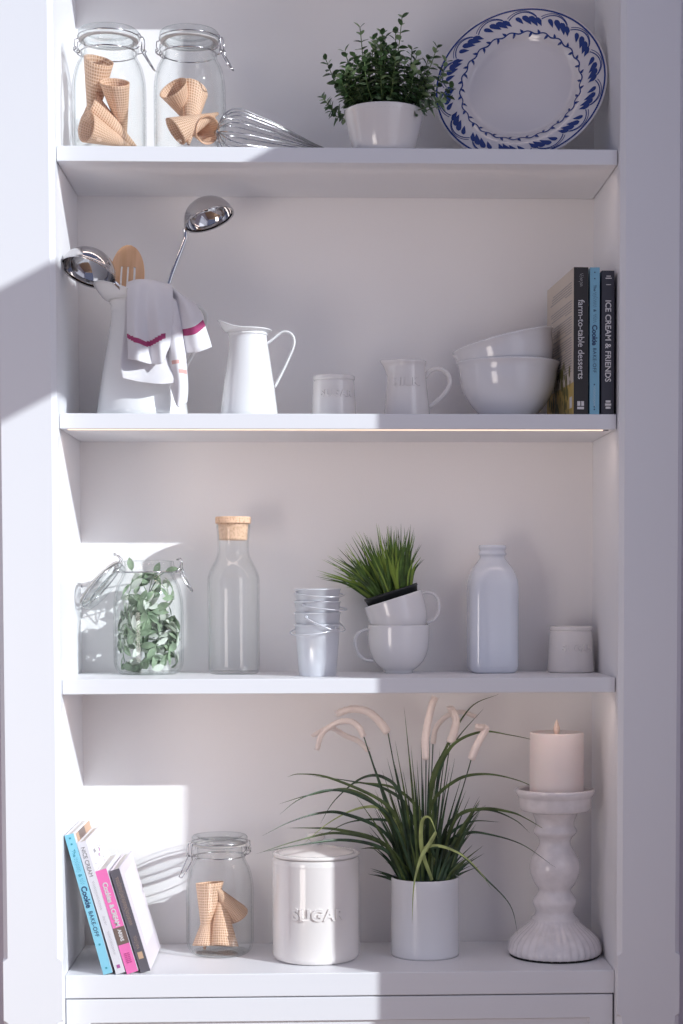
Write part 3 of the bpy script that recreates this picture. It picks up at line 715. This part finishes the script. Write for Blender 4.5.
def ex_farm(mb, mats):
    mats += ['ink_grey', 'picture_olive_and_shade', 'picture_yellow', 'ink_white']; g, ol, ye, wh_ = len(mats) - 4, len(mats) - 3, len(mats) - 2, len(mats) - 1
    rnd = random.Random(3)
    for k in range(40):
        z = BH - .022 - k * .0042
        if z < .07: break
        if k in (5, 6, 12, 20): continue
        y1 = .195 * (.35 if k % 7 == 4 else rnd.uniform(.86, 1)); y0 = .018
        y = y0
        while y < y1:
            l = rnd.uniform(.006, .016); mb.box((-.0003, y, z), (0, min(y + l, y1), z + .0013), g); y += l + .0022
    mb.box((-.0002, .0, .0), (0, .225, .052), ye)
    for k in range(70):
        y = rnd.uniform(.02, .21); z = rnd.uniform(.004, .10); r = rnd.uniform(.004, .012)
        mb.add([(-.0005 - k * 1e-6, y + r * math.cos(a) * .6, z + r * math.sin(a)) for a in [i * PI / 4 for i in range(8)]], [tuple(range(8))], ol, False)  # green plant picture, with shadow on the cover painted into its dark olive
    mb.box((-.0006, .012, .012), (0, .03, .03), wh_)
    mb.box((.006, -.0006, .008), (.017, 0, .012), wh_); mb.box((.006, -.0006, .0135), (.011, 0, .021), wh_); mb.box((.0125, -.0006, .0135), (.017, 0, .021), wh_)
book('black spined dessert cookbook with beige covers, nearest to the bowls', (.3790, .001, S2), (0, 0, math.radians(3.5)), .0235, BH, .225, 'book_beige', 'spine_black',
     (('farm-to-table desserts', .0148, BH - .052, .52, 'ink_white', .0000, .97), ('~.021', .0060, BH - .010, .5, 'ink_white', 0, 1.0)), ex_farm, G2)
def ex_dots(mb, mats):
    mats += ['ink_navy']; g = len(mats) - 1
    for z in (.008, .012, .048, BH - .008, BH - .018): mb.box((.0065, -.0005, z - .001), (.0085, 0, z + .001), g)
book('slim light blue cookie cookbook standing between the two dark spined books', (.4055, .003, S2), (0, 0, 0), .0155, BH, .20, 'book_blue', None,
     (('The', .0065, BH - .028, .5, 'ink_navy', 0, 1.0), ('~.024', .0070, BH - .040, .5, 'ink_navy', 0, 1), ('&', .0070, BH - .067, .5, 'ink_navy', 0, 1), ('~.014', .0070, BH - .075, .5, 'ink_navy', 0, 1), ('Cookie', .0115, BH - .092, .5, 'ink_navy', .0004, .95), ('BAKE-OFF', .0080, BH - .129, .5, 'ink_navy', 0, 1.15), ('~.034', .0040, BH - .190, .5, 'ink_white', 0, 1)), ex_dots, G2)
def ex_ice(mb, mats):
    mats += ['ink_white']; g = len(mats) - 1
    for k in range(3): mb.box((.007 - .001 * (k % 2), -.0006, .009 + k * .005), (.015 + .001 * (k % 2), 0, .0125 + k * .005), g)
    mb.box((.007, -.0006, BH - .028), (.015, 0, BH - .0272), g); mb.box((.006, -.0006, BH - .018), (.016, 0, BH - .0165), g); mb.box((.0075, -.0006, BH - .0145), (.0145, 0, BH - .0132), g)
book('dark grey ice cream cookbook with white capital letters, against the right side panel', (.4245, .003, S2), (0, 0, 0), .0205, BH - .005, .19, 'spine_dark', None,
     (('ICE CREAM & FRIENDS', .0132, BH - .052, .52, 'ink_white', .0002, 1.0),), ex_ice, G2)

# leaning
def lean(label, x, y, ang, t, h, w, cover, spine, texts, extra=None):
    return book(label, (x, y, S4 + .0004), (0, -math.radians(ang), math.radians(0)), t, h, w, cover, spine, texts, extra, G4)
def ex_sky(mb, mats):
    mats += ['ink_teal', 'picture_tan', 'book_brown']; g = len(mats) - 3
    for z in (.010, .050, .230, .220): mb.box((.006, -.0005, z - .0015), (.009, 0, z + .0015), g)
    mb.box((.0147, .02, .12), (.0153, .19, .233), g + 1); mb.box((.0149, .05, .17), (.0155, .12, .233), g + 2)
lean('sky blue spined cookie cookbook, leftmost of the leaning books', -.3875, .000, 14.9, .0150, .2365, .20, 'book_pale', 'book_sky',
     (('The', .0078, .211, .5, 'ink_teal', 0, .98), ('~.024', .0085, .197, .5, 'ink_teal', 0, 1), ('&', .0085, .170, .5, 'ink_teal', 0, 1), ('~.010', .0085, .162, .5, 'ink_teal', 0, 1), ('Cookie', .0128, .149, .5, 'ink_navy', .0003, .95), ('BAKE-OFF', .0092, .107, .5, 'ink_navy', 0, 1.08)), ex_sky)
def ex_nice(mb, mats):
    mats += ['ink_grey', 'ink_plum']; g = len(mats) - 2; rnd = random.Random(5); x1 = .0152
    for k in range(26):
        y = rnd.uniform(.03, .13); z = rnd.uniform(.135, .20); mb.box((x1, y, z), (x1 + .0004, y + rnd.uniform(.002, .006), z + rnd.uniform(.001, .006)), g + (k % 5 == 0))
    mb.box((.005, -.0006, .009), (.010, 0, .015), g + 1)
lean('white spined ice cream cookbook between the sky blue and pink books', -.3672, .002, 16.0, .0152, .2245, .19, 'book_pale', None,
     (('NICE CREAM', .0092, .216, .5, 'ink_grey', 0, .95), ('~.075', .0045, .158, .5, 'ink_grey', 0, 1), ('~.040', .0045, .072, .5, 'ink_grey', 0, .85)), ex_nice)
def ex_pink(mb, mats):
    mats += ['book_brown', 'ink_darkpink']; g = len(mats) - 2; mb.box((-.0002, -.0004, .049), (.0188, .002, .078), g)
    rnd = random.Random(8)
    for k in range(12): z = .017 + (k % 6) * .003; x = .005 + (k // 6) * .005; mb.box((x, -.0006, z), (x + .004, 0, z + .0018), g + 1)
lean('bright pink spined cookies and cream cookbook with a brown band', -.3498, .004, 16.5, .0186, .1760, .18, 'book_pale', 'book_pink',
     (('Cookies', .0118, .155, .5, 'ink_white', .0004, .85), ('& CREAM', .0105, .1175, .5, 'ink_white', .0004, .82), ('ARIAS', .0082, .0745, .5, 'ink_white', .0003, .9)), ex_pink)
def ex_char(mb, mats):
    mats += ['cover_blush', 'book_pale', 'ink_gold']; g = len(mats) - 3
    mb.box((.0160, .004, .001), (.0166, .188, .1745), g); mb.box((.0164, .03, .035), (.0169, .165, .160), g + 1)
    mb.box((.004, -.0006, .023), (.012, 0, .0345), g + 2)
lean('charcoal spined cookbook with a pale cover, rightmost of the leaning books', -.3278, .010, 16.3, .0160, .1755, .19, 'cover_blush', 'book_char',
     (('~.085', .0075, .163, .5, 'ink_gold', 0, .8), ('~.022', .0060, .062, .5, 'ink_gold', 0, 1)), ex_char)

# ------------------------------------------------------------------ carafe
cf = thing('glass_carafe', 'empty clear glass carafe closed with a cork stopper', 'carafe', (-.1800, .165, S3))
co = smooth_prof([(.034, 0), (.0395, .0015), (.0432, .006), (.0443, .015), (.0443, .06), (.0443, .12), (.0443, .158), (.0432, .168), (.0380, .182), (.0310, .195), (.0272, .206), (.0265, .218), (.0275, .240), (.0290, .2545)], 4)
MB().lathe([(0, .002), (.03, .001)] + co + [(.0285, .2555), (.0275, .2550)] + [(r - .0020, max(z, .005)) for r, z in reversed(co[:-2])] + [(0, .005)], 72).build('glass_body', 'glass', cf)
MB().lathe([(0, .229), (.0232, .229), (.0240, .231), (.0258, .2545), (.0258, .2565), (.0296, .2570), (.0304, .2585), (.0304, .2670), (.0293, .2685), (0, .2685)], 56, smooth=False).build('cork_stopper', 'cork', cf)

# ------------------------------------------------------------------ tin buckets
bk0 = None
bz = [(0, .0, 'lowest of the four'), (1, .0195, 'second from the bottom of the four'), (2, .0385, 'third from the bottom of the four'), (3, .0505 + .0085, 'topmost of the four')]
def bucket(z, label, yaw, droop, side_):
    t = thing('tin_bucket', 'small white tin bucket, ' + label + ' nested buckets', 'bucket', (-.0368, .099, S3 + z), yaw, 'nested tin buckets'); t.scale = (1.07, 1.07, 1.0)
    prof = [(0, .0015), (.027, .0015), (.0285, 0), (.0292, .001), (.0320, .04), (.0352, .0835), (.0365, .084), (.0371, .0855), (.0366, .087), (.0352, .0868), (.0346, .084), (.0313, .04), (.0282, .003), (0, .003)]
    MB().lathe(prof, 56).build('bucket_body', 'tin', t)
    for sx in (-1, 1):
        MB().lathe([(0, 0), (.0035, .0), (.0035, .0012), (.001, .0016), (0, .0016)], 12, xf=Matrix.Translation((sx * .0355, 0, .079)) @ Matrix.Rotation(sx * PI / 2, 4, 'Y')).build('handle_lug', 'tin', t)
    h = []
    for i in range(21):
        a = PI * i / 20; x = -.0395 * math.cos(a); l = .050 * math.sin(a)
        h.append((x, -l * math.cos(droop), .079 + l * math.sin(droop)))
    MB().tube([(-.036, 0, .079)] + h + [(.036, 0, .079)], .0012, 6).build('wire_handle', 'tinwire', t)
bucket(0, 'lowest of the four', math.radians(-35), -.2, 1)
bucket(.0195, 'second from the bottom of the four', math.radians(60), -.5, 1)
bucket(.0385, 'third from the bottom of the four', math.radians(52), -.15, 1)
bucket(.0590, 'topmost of the four', math.radians(25), -.12, 1)

# ------------------------------------------------------------------ cups with grass
cup_prof = [(.0240, 0), (.0250, .001), (.0245, .004), (.0330, .010), (.0430, .021), (.0500, .036), (.0528, .052), (.0537, .068), (.0540, .082)]
def cup(label, loc, rot, k=1):
    t = thing('white_cup', label, 'cup', loc, rot=rot, group='stacked white cups'); t.scale = (k, k, k)
    MB().lathe(shell(cup_prof, .0030, 4, floor=.006), 80).build('cup_body', 'ceramic', t)
    MB().tube(cr([(-.0515, 0, .074), (-.060, 0, .0755), (-.0735, 0, .068), (-.0780, 0, .055), (-.0730, 0, .036), (-.060, 0, .024), (-.0455, 0, .022)], 6), .0027, 12, flat=1.6).build('handle', 'ceramic', t)
    return t
cup('white cup standing on the shelf, lower one of the two stacked cups', (.1035, .188, S3), (0, 0, math.radians(12)))
tl = math.radians(-17.5); rc = at(393, 599, .186); up = Vector((math.sin(tl), 0, math.cos(tl))); cl = rc - up * .082 * .96
cup('white cup tilted inside the lower cup and holding a tuft of grass', cl, Euler((0, tl, 0)).to_matrix().to_4x4().to_euler(), .96)
# turn the tilted cup so that its handle points right
o = bpy.data.objects['white_cup.001'] if 'white_cup.001' in bpy.data.objects else None
if o:
    o.rotation_euler = (Matrix.Rotation(tl, 4, 'Y') @ Matrix.Rotation(math.radians(188), 4, 'Z')).to_euler()
gp = thing('potted_grass_tuft', 'spiky green grass tuft in a black plastic pot inside the tilted cup', 'potted plant', rc + up * -.050, rot=(0, tl, 0))
MB().lathe([(0, 0), (.030, 0), (.032, .002), (.0470, .0600), (.0480, .0605), (.0480, .0645), (.0455, .0645), (.044, .056), (0, .056)], 48).build('grass_pot', 'blackpot', gp)
def blade(mb, pts, w, mi=0, n=5, fold=.25):
    P = cr(pts, n); N = len(P); vs = []; fs = []
    for i, p in enumerate(P):
        t = (P[min(N - 1, i + 1)] - P[max(0, i - 1)]).normalized(); s_ = t.cross(Vector((0.15, -1, .1)))
        s_ = s_.normalized() if s_.length > .05 else Vector((1, 0, 0)); nn = s_.cross(t).normalized(); u = i / (N - 1)
        ww = w * (.55 + .45 * math.sin(PI * min(1, u * 1.2 + .1))) * (1 - u ** 3) + .0001
        vs += [p - s_ * ww * .5, p + nn * ww * fold, p + s_ * ww * .5]
    for i in range(N - 1): a = 3 * i; fs += [(a, a + 1, a + 4, a + 3), (a + 1, a + 2, a + 5, a + 4)]
    mb.add(vs, fs, mi, True)
mb = MB(); rr = random.Random(11)
for i in range(230):
    a = rr.uniform(0, 2 * PI); r0 = .036 * rr.random() ** .5; b0 = Vector((r0 * math.cos(a), r0 * math.sin(a), .056)); H = rr.uniform(.062, .138) * (1 - .15 * r0 / .036)
    out = Vector((math.cos(a) * r0 / .036 * rr.uniform(.2, .55), math.sin(a) * r0 / .036 * rr.uniform(.1, .4), 1)).normalized()
    out = (out + Vector((rr.uniform(-.12, .22), rr.uniform(-.1, .1), 0))).normalized()
    if b0.x < -.01 and rr.random() < .5: out = (out + Vector((-.45, 0, 0))).normalized()
    tip = b0 + out * H + Vector((out.x * .015, out.y * .012, -abs(out.x) * .012)); mid = b0 + out * (H * .5) + Vector((0, 0, .004))
    if (Matrix.Rotation(tl, 4, 'Y') @ tip).y + .186 > .243: tip.y -= .015
    blade(mb, [b0, mid, tip], rr.uniform(.0026, .0050), 0 if rr.random() < .65 else 1, 4)
mb.build('grass', ['grass', 'grass2'], gp)

# ------------------------------------------------------------------ milk bottle
mbt = MB(); prof = [(0, .002), (.030, .0015), (.0350, 0), (.0395, .003), (.0420, .009), (.0427, .018), (.0427, .06), (.0427, .110), (.0425, .150), (.0405, .165), (.0350, .180), (.0272, .191), (.0226, .197), (.0218, .200), (.0222, .2025), (.0240, .2035), (.0243, .206), (.0225, .2085), (.0220, .212), (.0240, .2145), (.0242, .2185), (.0230, .2205), (.0205, .2205), (.0195, .215), (.0195, .19), (0, .19)]
def sq(r, z, a):
    n_ = 4.2 if z < .150 else max(2, 4.2 - (z - .150) / .045 * 2.2); a2 = a - math.radians(0)
    f = (abs(math.cos(a2)) ** n_ + abs(math.sin(a2)) ** n_) ** (-1 / n_); return r * f * (1.0 if n_ > 2.01 else 1), z
pr = [prof[0]] + smooth_prof(prof[1:12], 4) + prof[12:]
tb = mbt.lathe(pr, 96, fn=sq).build('milk_bottle', 'milkglass', loc=(.2665, .190, S3), rot=(0, 0, math.radians(4)))
tag(tb, 'white glazed milk bottle with squared body and ringed neck', 'bottle')

# ------------------------------------------------------------------ sugar canister
cn = thing('sugar_canister', 'large lidded white ceramic canister embossed with sugar on the lowest shelf', 'canister', (-.0412, .123, S4))
mb = MB().lathe(shell([(.066, 0), (.071, .0025), (.0738, .008), (.0742, .02), (.0742, .09), (.0742, .158), (.0742, .166), (.0732, .1725)], .0045, 3), 96)
wrap_text(mb, 'SUGAR', .0265, lambda z: .0742, .086, .05, ext=.0030, bold=.0010, space=1.1); mb.build('canister_body', 'cream', cn)
lid = MB().lathe([(0, .168), (.068, .168), (.0690, .1755), (.0735, .1760), (.0745, .178), (.0742, .1805), (.0715, .1822), (.066, .1822), (.0655, .1812), (.064, .1830), (.045, .1880), (.02, .1925), (.009, .1940), (0, .1940)], 96).build('lid', 'cream', cn)
MB().lathe([(0, .190), (.0100, .192), (.0078, .196), (.0072, .1985), (.0105, .2020), (.0136, .2060), (.0136, .2095), (.0105, .2130), (.004, .2142), (0, .2143)], 40).build('knob', 'cream', lid).scale = (1.15, 1.15, 1.0)

# ------------------------------------------------------------------ ornamental grass
og0 = Vector((.1462, .142, S4)); og = thing('potted_fountain_grass', 'arching dark green fountain grass with cream plumes in a white cylinder pot', 'potted plant', og0)
MB().lathe(shell([(.055, 0), (.0575, .001), (.0582, .004), (.0582, .05), (.0582, .10), (.0582, .1330)], .0035, 2), 80).build('cylinder_pot', 'satin', og)
MB().lathe([(0, .122), (.0545, .120), (.0545, .115), (0, .115)], 40).build('soil', 'soil', og)
mb = MB(); rr = random.Random(4)
def blp(pts, w, mi=0, dy=None):
    """pts in photo pixels; depth drifts from the pot centre to dy"""
    dy = rr.uniform(-.07, .05) if dy is None else dy; n = len(pts); out = []
    b = rr.uniform(-.028, .028)
    for i, (x, y) in enumerate(pts): u = i / (n - 1); out.append(at(x, y, og0.y + b * (1 - u) + dy * u) - og0)
    blade(mb, out, w * 1.5, mi if mi else (2 if rr.random() < .35 else 0), 7, .3)
L_ = [([(418, 880), (400, 825), (380, 800), (330, 778), (300, 774), (287, 777)], -.03), ([(415, 880), (385, 815), (350, 790), (310, 795), (279, 804)], .03), ([(415, 880), (392, 820), (360, 796), (330, 790), (300, 799), (279, 815)], -.13),
      ([(412, 880), (385, 833), (345, 814), (320, 813), (290, 822), (262, 836)], -.12), ([(410, 880), (385, 845), (340, 833), (300, 840), (256, 854)], -.10), ([(410, 880), (383, 843), (340, 830), (310, 828), (287, 828)], .06),
      ([(402, 880), (388, 852), (372, 848), (360, 849)], 0), ([(418, 880), (402, 800), (385, 778), (362, 778), (335, 800), (320, 824)], .05), ([(420, 880), (405, 830), (385, 820), (350, 822), (322, 836)], .0),
      ([(440, 880), (425, 820), (398, 790), (365, 783), (345, 785)], .05), ([(408, 880), (385, 850), (345, 840), (300, 845), (262, 852)], -.15), ([(430, 880), (410, 812), (385, 789), (350, 781), (312, 776)], .07)]
R_ = [([(430, 880), (430, 790), (445, 750), (470, 708), (499, 694)], .06), ([(432, 880), (438, 780), (455, 742), (484, 708)], .02), ([(428, 880), (432, 790), (450, 748), (480, 732), (510, 735), (543, 742)], -.02),
      ([(430, 880), (430, 810), (455, 781), (485, 774), (520, 781), (545, 794)], .0), ([(435, 880), (445, 830), (465, 812), (490, 810), (515, 820), (530, 833)], .05), ([(440, 880), (455, 820), (482, 809), (510, 812), (527, 819), (552, 834)], -.04),
      ([(442, 880), (449, 843), (465, 834), (482, 833), (521, 844), (556, 868)], -.06), ([(436, 880), (445, 840), (470, 822), (500, 822)], 0), ([(436, 880), (438, 862), (432, 848), (455, 850), (485, 878), (510, 905), (518, 935)], -.10),
      ([(440, 880), (455, 850), (470, 820), (486, 805)], 0), ([(438, 880), (455, 840), (470, 815), (480, 800)], .03)]
for p, d in L_ + R_: blp(p, .0040, 0, d)
blp([(412, 880), (400, 835), (385, 810), (360, 808), (330, 822), (301, 846)], .0042, 1, -.05)
blp([(432, 880), (422, 850), (422, 822), (430, 818), (438, 838)], .005, 1, -.06)
blp([(436, 832), (430, 843), (421, 858), (414, 885), (412, 924)], .005, 1, -.075)
blp([(440, 880), (432, 855), (425, 848), (440, 846), (462, 855), (480, 872), (492, 890)], .004, 1, -.09)
for tx, ty in ((363, 736), (373, 762), (387, 758), (394, 760), (388, 736), (404, 706), (411, 746), (421, 740), (430, 735), (447, 738), (455, 758), (470, 766), (480, 800), (395, 740), (375, 790), (356, 796), (440, 748), (462, 775), (417, 760), (466, 790), (382, 770), (478, 812), (450, 765), (403, 770), (436, 770)):
    bx = 425 + (tx - 425) * .28; blp([(bx, 882), (bx + (tx - bx) * .42, 882 + (ty - 882) * .5), (tx, ty)], .0034)
for i in range(75):
    tx = rr.uniform(365, 485); ty = rr.uniform(770, 858) + abs(tx - 425) * .35; bx = 425 + (tx - 425) * .4
    bx = max(396, min(454, bx)); blp([(bx, 884), (bx + (tx - bx) * .4, 884 + (ty - 884) * .55), (tx, ty)], .0032, 0, rr.uniform(-.05, .05))
mb.build('blades', ['reed', 'reed2', 'reed3'], og)
PLM = [([(388, 733), (380, 722), (368, 712), (352, 709), (336, 714)], .0055, .02, 8), ([(364, 737), (358, 726), (348, 721), (334, 724), (322, 734), (317, 750)], .0040, -.01, 5), ([(369, 751), (358, 741), (346, 736), (330, 728), (312, 736)], .0036, .03, 5),
       ([(426, 760), (425, 742), (428, 722), (432, 705), (435, 697)], .0052, -.02, 8), ([(450, 743), (454, 732), (456, 720), (452, 710), (449, 710)], .0055, 0, 8), ([(471, 760), (477, 745), (485, 731), (484, 728), (475, 727)], .0050, -.02, 8), ([(433, 744), (436, 728), (447, 716), (462, 712), (476, 717)], .0035, .055, 4)]
for pts, r, d, nh in PLM:
    P = cr([at(x, y, og0.y + d) - og0 for x, y in pts], 9); N = len(P); base = Vector((P[0].x * .3, P[0].y * .3, .115))
    mb = MB().tube(P, [1.45 * r * (.5 if i == 0 else .95 - .25 * (i / N) + .05 * math.sin(i * 2.1)) * (0.6 if i == N - 1 else 1) for i in range(N)], 12)
    for i in range(1, N):
        t = (P[i] - P[i - 1]).normalized(); u = t.orthogonal().normalized(); w = t.cross(u)
        for q in range(16):
            a = rr.uniform(0, 2 * PI); e = u * math.cos(a) + w * math.sin(a); p0 = P[i - 1].lerp(P[i], rr.random()) + e * r * 1.1; sd = t.cross(e) * .0005
            mb.add([p0 - sd, p0 + sd, p0 + e * r * .45 + t * r * .7], [(0, 1, 2)], 0, False)
    pm = mb.build('plume', 'plume', og)
    MB().tube(cr([base, base.lerp(P[0], .5) + Vector((0, 0, .012)), P[0]], 6), .0010, 6).build('stalk', 'reed', pm)

# ------------------------------------------------------------------ candle holder
k = 1 / 589.; prf = [(45.0, 958), (46.8, 954), (46.0, 949), (43.5, 943), (37, 936), (29.5, 930), (24.5, 925.5), (23.4, 921.5), (21, 919.5), (19.3, 916), (19.8, 913), (22.2, 907), (22, 903), (18.6, 898), (16.6, 895), (16.8, 892), (20.5, 887), (24.4, 878), (25.6, 870), (24.2, 862), (19.5, 854), (16.3, 848), (15.8, 844), (17.5, 840), (20.5, 837), (22.3, 834), (21, 831), (19.5, 828), (20, 823), (22, 818), (24, 815), (33, 813), (35.5, 811), (36.4, 806), (37, 800), (38.2, 798), (39.8, 795), (39.9, 792), (38.6, 790.8), (36, 791.5), (35, 795), (33.5, 803), (0, 804)]
base = [(0, 0)] + [(r * k, (958.5 - y) * k + .002) for r, y in prf]
def flute(r, z, a): return (r * (1 + .022 * math.cos(a * 36)) if .004 < z < .062 and r > .038 else r), z
ch = thing('candle_holder', 'white glazed turned candle holder with fluted foot on the lowest shelf', 'candle holder', (.3680, .128, S4))
b2 = [base[0]] + smooth_prof(base[1:-1], 3) + [base[-1]]
MB().lathe(b2, 144, fn=flute).build('turned_body', 'candleglaze', ch)
MB().lathe([(0, 0), (.0765, 0), (.0775, .001), (.0770, .0035), (0, .0035)], 64).build('felt_pad', 'felt', ch)
cz = (958.5 - 804) * k + .003
cd = thing('pillar_candle', 'pale ivory pillar candle with a plastic flame on the candle holder', 'candle', (.3705, .128, S4 + cz))
hh = at(557, 732, .128).z - S4 - cz
MB().lathe([(0, 0), (.0445, 0), (.0458, .002), (.0460, .02), (.0460, hh - .003), (.0452, hh - .0004), (.0440, hh), (.0425, hh - .001), (.030, hh - .004), (0, hh - .005)], 72).build('wax_body', 'wax', cd)
MB().lathe([(0, hh - .006), (.0035, hh - .004), (.0056, hh + .002), (.0056, hh + .007), (.0032, hh + .015), (.0012, hh + .0205), (0, hh + .0215)], 24).build('flame_tip', 'flame', cd)

# ------------------------------------------------------------------ light
w = bpy.data.worlds.new('world'); SC.world = w; w.use_nodes = True; bg = w.node_tree.nodes['Background']
bg.inputs[0].default_value = (.46, .51, .80, 1); bg.inputs[1].default_value = .33
sl = bpy.data.lights.new('sun', 'SUN'); sl.energy = 3.75; sl.angle = math.radians(.45); sl.color = (.90, .96, 1)
so = bpy.data.objects.new('sun', sl); COL.objects.link(so); so.rotation_euler = SUN.to_track_quat('-Z', 'Y').to_euler(); so.location = (3, -3, 4)
sg = bpy.data.lights.new('bright_sky_around_sun', 'SUN'); sg.energy = .5; sg.angle = math.radians(55); sg.color = (.88, .92, 1)
sgo = bpy.data.objects.new('bright_sky_around_sun', sg); COL.objects.link(sgo); sgo.rotation_euler = SUN.to_track_quat('-Z', 'Y').to_euler(); sgo.location = (3, -3.4, 4)
for zb, en in ((2.62, .10), (2.1589, .17), (1.7353, .24), (1.3082, .24)):  # lower pair serve the LED strips; upper pair are added fill without strips
    ll = bpy.data.lights.new('shelf_strip_and_fill', 'AREA'); ll.shape = 'RECTANGLE'; ll.size = .86; ll.size_y = .008; ll.energy = en; ll.color = (1, .80, .70)
    lo = bpy.data.objects.new('shelf_strip_and_fill', ll); COL.objects.link(lo); lo.location = (-.004, .019, zb - .010)
    lo.rotation_euler = Vector((0, .5, -.87)).to_track_quat('-Z', 'Y').to_euler()
al = bpy.data.lights.new('left_window_and_fill', 'AREA'); al.shape = 'RECTANGLE'; al.size = .7; al.size_y = 1.1; al.energy = 13; al.color = (1, .90, .84)  # window glow set low, doubling as added warm fill for shelf undersides
ao = bpy.data.objects.new('left_window_and_fill', al); COL.objects.link(ao); ao.location = (-1.7, -2.3, .95)
ao.rotation_euler = (Vector((0, .1, 1.6)) - ao.location).to_track_quat('-Z', 'Y').to_euler()
wl_ = bpy.data.lights.new('right_window_daylight', 'AREA'); wl_.shape = 'RECTANGLE'; wl_.size = 3.2; wl_.size_y = 2.3; wl_.energy = 12; wl_.color = (.93, .93, 1)
wo = bpy.data.objects.new('right_window_daylight', wl_); COL.objects.link(wo); wo.location = (WX + .16, -2.45, 2.2); wo.rotation_euler = (0, math.radians(90), 0)
wl_.size = 2.3; wl_.size_y = 3.2
vs = SC.view_settings; vs.view_transform = 'Standard'; vs.look = 'None'; vs.exposure = 0; vs.gamma = 1; vs.use_curve_mapping = False
try:
    SC.cycles.transparent_max_bounces = 40; SC.cycles.max_bounces = 8; SC.cycles.use_denoising = True
except Exception: pass
